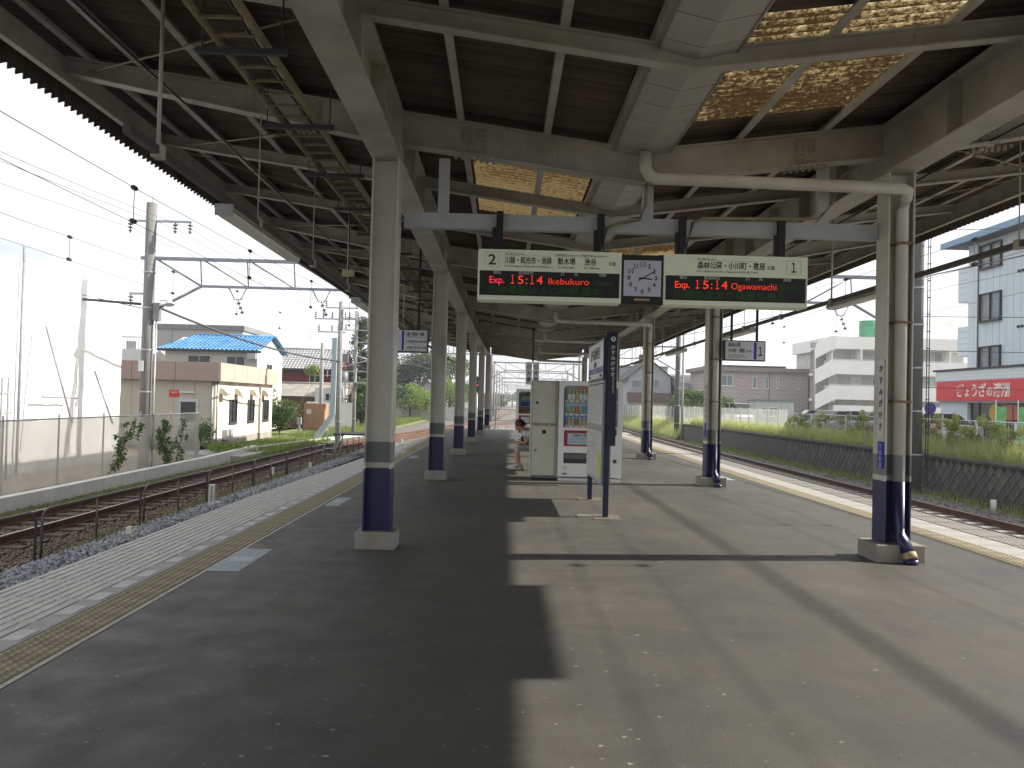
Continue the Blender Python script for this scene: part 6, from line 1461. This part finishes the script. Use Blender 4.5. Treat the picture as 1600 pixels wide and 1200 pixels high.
MB().tube([(5.6, -.3, 1.5), (5.6, -.3, 9.9)], .09, 8).build('drainpipe', WHITE, ap)
wt = MB().tube([(W_-8.6, 5, 9.2), (W_-8.6, 5, 11.4)], 1.1, 20).build('water_tank', mat('tank_green', (.05, .25, .13), .5), ap); boxb('lift_housing', AW, ap, W_-4.6, W_-.5, 3, 8, 9.2, 11.4); boxb('garden_sign', STEELD, ap, 6.2, 9.0, -.6, -.5, 1.0, 1.15)

# brick house
BRK = bpy.data.materials.new('zigzag_brick'); BRK.use_nodes = True; n = BRK.node_tree.nodes; l = BRK.node_tree.links; b0 = n['Principled BSDF']; b0.inputs['Roughness'].default_value = .85
t_ = n.new('ShaderNodeTexCoord'); sx_ = n.new('ShaderNodeSeparateXYZ'); l.new(t_.outputs['Object'], sx_.inputs[0])
def mth(op, a, b=None, va=None, vb=None):
    x = n.new('ShaderNodeMath'); x.operation = op
    if a is not None: l.new(a, x.inputs[0])
    else: x.inputs[0].default_value = va
    if b is not None: l.new(b, x.inputs[1])
    elif vb is not None: x.inputs[1].default_value = vb
    return x.outputs[0]
pp_ = mth('PINGPONG', sx_.outputs[0], None, vb=.45); hz_ = mth('ADD', sx_.outputs[2], mth('MULTIPLY', pp_, None, vb=.55)); fr2 = mth('FRACT', mth('MULTIPLY', hz_, None, vb=2.3))
rp = n.new('ShaderNodeValToRGB'); rp.color_ramp.elements[0].color = (.36, .315, .30, 1); rp.color_ramp.elements[1].color = (.43, .385, .365, 1); rp.color_ramp.elements[0].position = .4; rp.color_ramp.elements[1].position = .6; l.new(fr2, rp.inputs[0]); l.new(rp.outputs[0], b0.inputs['Base Color'])
bpn = n.new('ShaderNodeBump'); bpn.inputs['Strength'].default_value = .4; l.new(fr2, bpn.inputs['Height']); l.new(bpn.outputs[0], b0.inputs['Normal'])
BX0 = at(1103, 640, 92).x; BX1 = at(1262, 640, 92).x; W_ = BX1-BX0
bh = thing('brick_house', 'flat-roofed pinkish grey house with zigzag brick cladding beyond the white fence', 'house', (BX0, 92, 0)); boxb('wall', BRK, bh, 0, W_, 0, 8, 0, 5.5); boxb('roof', mat('taupe_roof', (.22, .20, .19), .7), bh, -.5, W_+.3, -.5, 8.5, 5.5, 5.95); boxb('solar_panels', DARKS, bh, .5, W_-2.5, 0, 4, 6.0, 6.2)
k = 92/1294; ux = lambda px: at(px, 600, 92).x-BX0; uz = lambda py: at(1180, py, 92).z
window(bh, '-y', ux(1127), ux(1145), uz(604), uz(587), 0, WHITE, 1, CUR)
for px in (1179, 1198): window(bh, '-y', ux(px-3), ux(px+3), uz(607), uz(588), 0, WHITE, 0, CUR)
for px in (1215, 1248): window(bh, '-y', ux(px-1.8), ux(px+1.8), uz(606), uz(589), 0, WHITE, 0, CUR)
window(bh, '-y', ux(1157), ux(1173), uz(646), uz(629), 0, mat('brown_frame2', (.08, .06, .06), .5), 1, CUR); boxb('corner_joint', DARKS, bh, ux(1201.5), ux(1202.5), -.03, -.001, 0, 5.5)
P = at(1181, 650, 76); P2_ = at(1240, 650, 76); sh_ = thing('garden_shed', 'pale green metal shed in front of the brick house', 'shed', (P.x, 76, 0)); W_ = P2_.x-P.x; SHG = mat('shed_green', (.42, .47, .43), .6, .05); boxb('wall', SHG, sh_, 0, W_, 0, 2.2, 0, 2.15); boxb('roof', mat('shed_roof', (.15, .20, .22), .5), sh_, -.12, W_+.12, -.15, 2.35, 2.151, 2.3)
for i in range(6): MB().box(W_/6*i+.02, W_/6*(i+1)-.02, -.03, -.001, .05, 2.1).build('wall_panel', SHG, sh_)
window(sh_, '-y', .5, 2.0, .75, 1.6, -.03, WHITE, 3, CUR)
# grey gabled house
X0 = at(981, 640, 100).x; X1 = at(1047, 640, 100).x
GH = mat('grey_blue_siding', (.34, .37, .38), .75, .06, 1); gh = gable_house('grey_gable_house', 'grey gabled house with brown lower storey seen between the right columns', X0, X1, 100, 110, 0, 4.9, 7.0, GH, mat('dark_roof', (.05, .05, .06), .7), .45, 'y', tiles=False)
boxb('lower_band', mat('brown_band', (.13, .085, .07), .8, .1), gh, -.2, X1-X0+.1, -.5, -.001, 1.9, 3.0); boxb('garage_door', mat('garage_cream', (.50, .46, .40), .7), gh, .6, X1-X0-.5, -.03, -.001, 0, 1.88); window(gh, '-y', X1-X0-2.6, X1-X0-1.4, 3.55, 4.6, 0, FRAMEM, 0, CUR); window(gh, '-y', .4, 1.6, 3.5, 4.5, 0, FRAMEM, 0, CUR); boxb('chimney', BLACK, gh, X1-X0-3.3, X1-X0-2.5, 3, 3.8, 6.3, 7.8)
X0 = at(958, 640, 112).x; X1 = at(1042, 640, 112).x; g = thing('grey_back_house', 'boxy grey house directly behind the gabled one', 'house', (X0, 112, 0)); boxb('wall', GH, g, 0, X1-X0, 0, 8, 0, 6.6); boxb('parapet', GREYT, g, -.1, X1-X0+.1, -.1, 8.1, 6.6, 6.8); window(g, '-y', 1, 2.2, 3.8, 5, 0)
X0 = at(1040, 640, 135).x; X1 = at(1100, 640, 135).x; g = thing('brown_flats', 'brown block of flats with pale window bands behind the right columns', 'apartment building', (X0, 135, 0)); boxb('wall', mat('brown_tile_wall', (.20, .12, .09), .8, .15), g, 0, X1-X0, 0, 8, 0, 6.3)
for z in (2.6, 4.9): boxb('balcony_band', mat('band_pale', (.36, .27, .24), .8), g, 0, X1-X0, -.8, -.001, z-.9, z)
for z in (2.8, 5.1):
    for i in range(3): window(g, '-y', .8+2*i, 1.7+2*i, z, z+1, 0, WHITE)
boxb('roof_slab', CONCL, g, -.3, X1-X0+.3, -.9, 8, 6.3, 6.6)
gable_house('tile_roof_house', 'low house with grey tiled roof beside the brick house', at(1062, 640, 98).x, at(1098, 640, 98).x, 98, 106, 0, 3.4, 4.9, mat('green_grey_wall', (.28, .30, .29), .8, .1), GREYT, .5, 'x')
tree('broadleaf_tree', 'low spreading tree beyond the white mesh fence', at(1085, 655, 74)+Vector((0, 0, -.3)), 2.9, 5.6, LF_MD, 7000, .11, seed=31, trunk=.12)
tree('broadleaf_tree', 'small bright shrub tree beside the second right column', at(1130, 655, 76)+Vector((0, 0, -.3)), 2.5, 2.6, LF_MD, 2500, .1, seed=32, trunk=.1)
P = at(1271, 640, 80); pole('thin utility pole between the brick house and the apartment block', P, .14, at(1271, 545, 80).z, zb=0)

# end of platform barrier, signal, distant things
t = thing('end_barrier', 'low white barrier across the far end of the platform', 'barrier', (.8, 45.2, 0))
for x in (-2.6, -1.2, .2, 1.6, 3.0): MB().box(x-.03, x+.03, -.03, .03, 0, 1.05).build('post', WHM, t)
for z in (.45, 1.05): MB().box(-2.7, 3.1, -.02, .02, z-.02, z+.02).build('rail', WHM, t)
P = at(746, 602, 58); t = thing('signal', 'railway signal showing red beyond the fourth left column', 'signal', (P.x, 58, -1.1)); MB().tube([(0, 0, 0), (0, 0, 3.3)], .05, 8).build('post', STEEL, t); MB().box(-.14, .14, -.1, .1, 3.2, 4.3).build('signal_head', BLACK, t); MB().tube([(0, -.101, P.z+1.1), (0, -.12, P.z+1.1)], .05, 14).build('red_lamp', mat('red_lamp', (.8, .02, .02), .4, emit=(1, .04, .05, 1.2)), t)
DT = [mat('distant_leaves', (.05, .075, .05), .9, .3, 3)]
for i, (px, Y, hh, ww) in enumerate([(768, 210, 4.5, 9), (800, 380, 7, 34), (850, 400, 9.5, 40), (905, 380, 8, 36), (756, 330, 6, 26), (950, 330, 8, 26)]):
    P = at(px, 640, Y); tree('distant_tree', f'{["small clump","broad wood edge","tallest rounded wood","low wood","left-hand clump","right-hand clump"][i]} of hazy trees beyond the distant gantries', (P.x, Y, -1.3), hh, ww, LF_DK, 4500, .45, seed=50+i, trunk=.4)
for i, (px0, px1, Y, ht) in enumerate([(880, 915, 300, 9), (925, 955, 260, 8), (720, 745, 260, 8)]):
    X0 = at(px0, 640, Y).x; X1 = at(px1, 640, Y).x; g = thing('distant_building', ['pale far-off building beyond the gantries', 'grey far-off building right of the gantries', 'far-off building left of the tracks'][i], 'building', (X0, Y, -1)); boxb('wall', WR, g, 0, X1-X0, 0, 10, 0, ht)
    for z in (2, 4.6): boxb('window_band', GLASS, g, .6, X1-X0-.6, -.03, -.001, z, z+1.1)
# hanging loudspeaker / camera boxes under the left wing
for i, (px, py, Y) in enumerate([(544, 427, 13.2), (652, 450, 19.5)]):
    P = at(px, py, Y); t = thing('hanging_box', ['small cream box hung from rods under the left wing', 'dark dome camera hung under the left wing'][i], 'speaker' if i == 0 else 'camera', P); (MB().box(-.09, .09, -.06, .06, -.05, .05).build('casing', mat('cream_box', (.42, .38, .24), .5), t) if i == 0 else MB().tube([(0, 0, -.1), (0, 0, .05)], .1, 12).build('casing', BLACK, t)); MB().tube([(0, 0, .05), (0, 0, 4.10+SLP*abs(P.x-VX)-P.z)], .01, 5).build('rod', DARKS, t)
print('objects', len(bpy.data.objects))

# thin summer haze
hz = MB().box(-500, 500, -55, 900, -2.6, 30).build('haze', [], None); hz['kind'] = 'stuff'
HM = bpy.data.materials.new('haze'); HM.use_nodes = True; n = HM.node_tree.nodes; l = HM.node_tree.links; n.clear()
ho = n.new('ShaderNodeOutputMaterial'); pv = n.new('ShaderNodeVolumePrincipled'); pv.inputs['Color'].default_value = (.93, .96, 1, 1); pv.inputs['Density'].default_value = .0008; pv.inputs['Anisotropy'].default_value = .3
l.new(pv.outputs[0], ho.inputs['Volume']); hz.data.materials.append(HM)
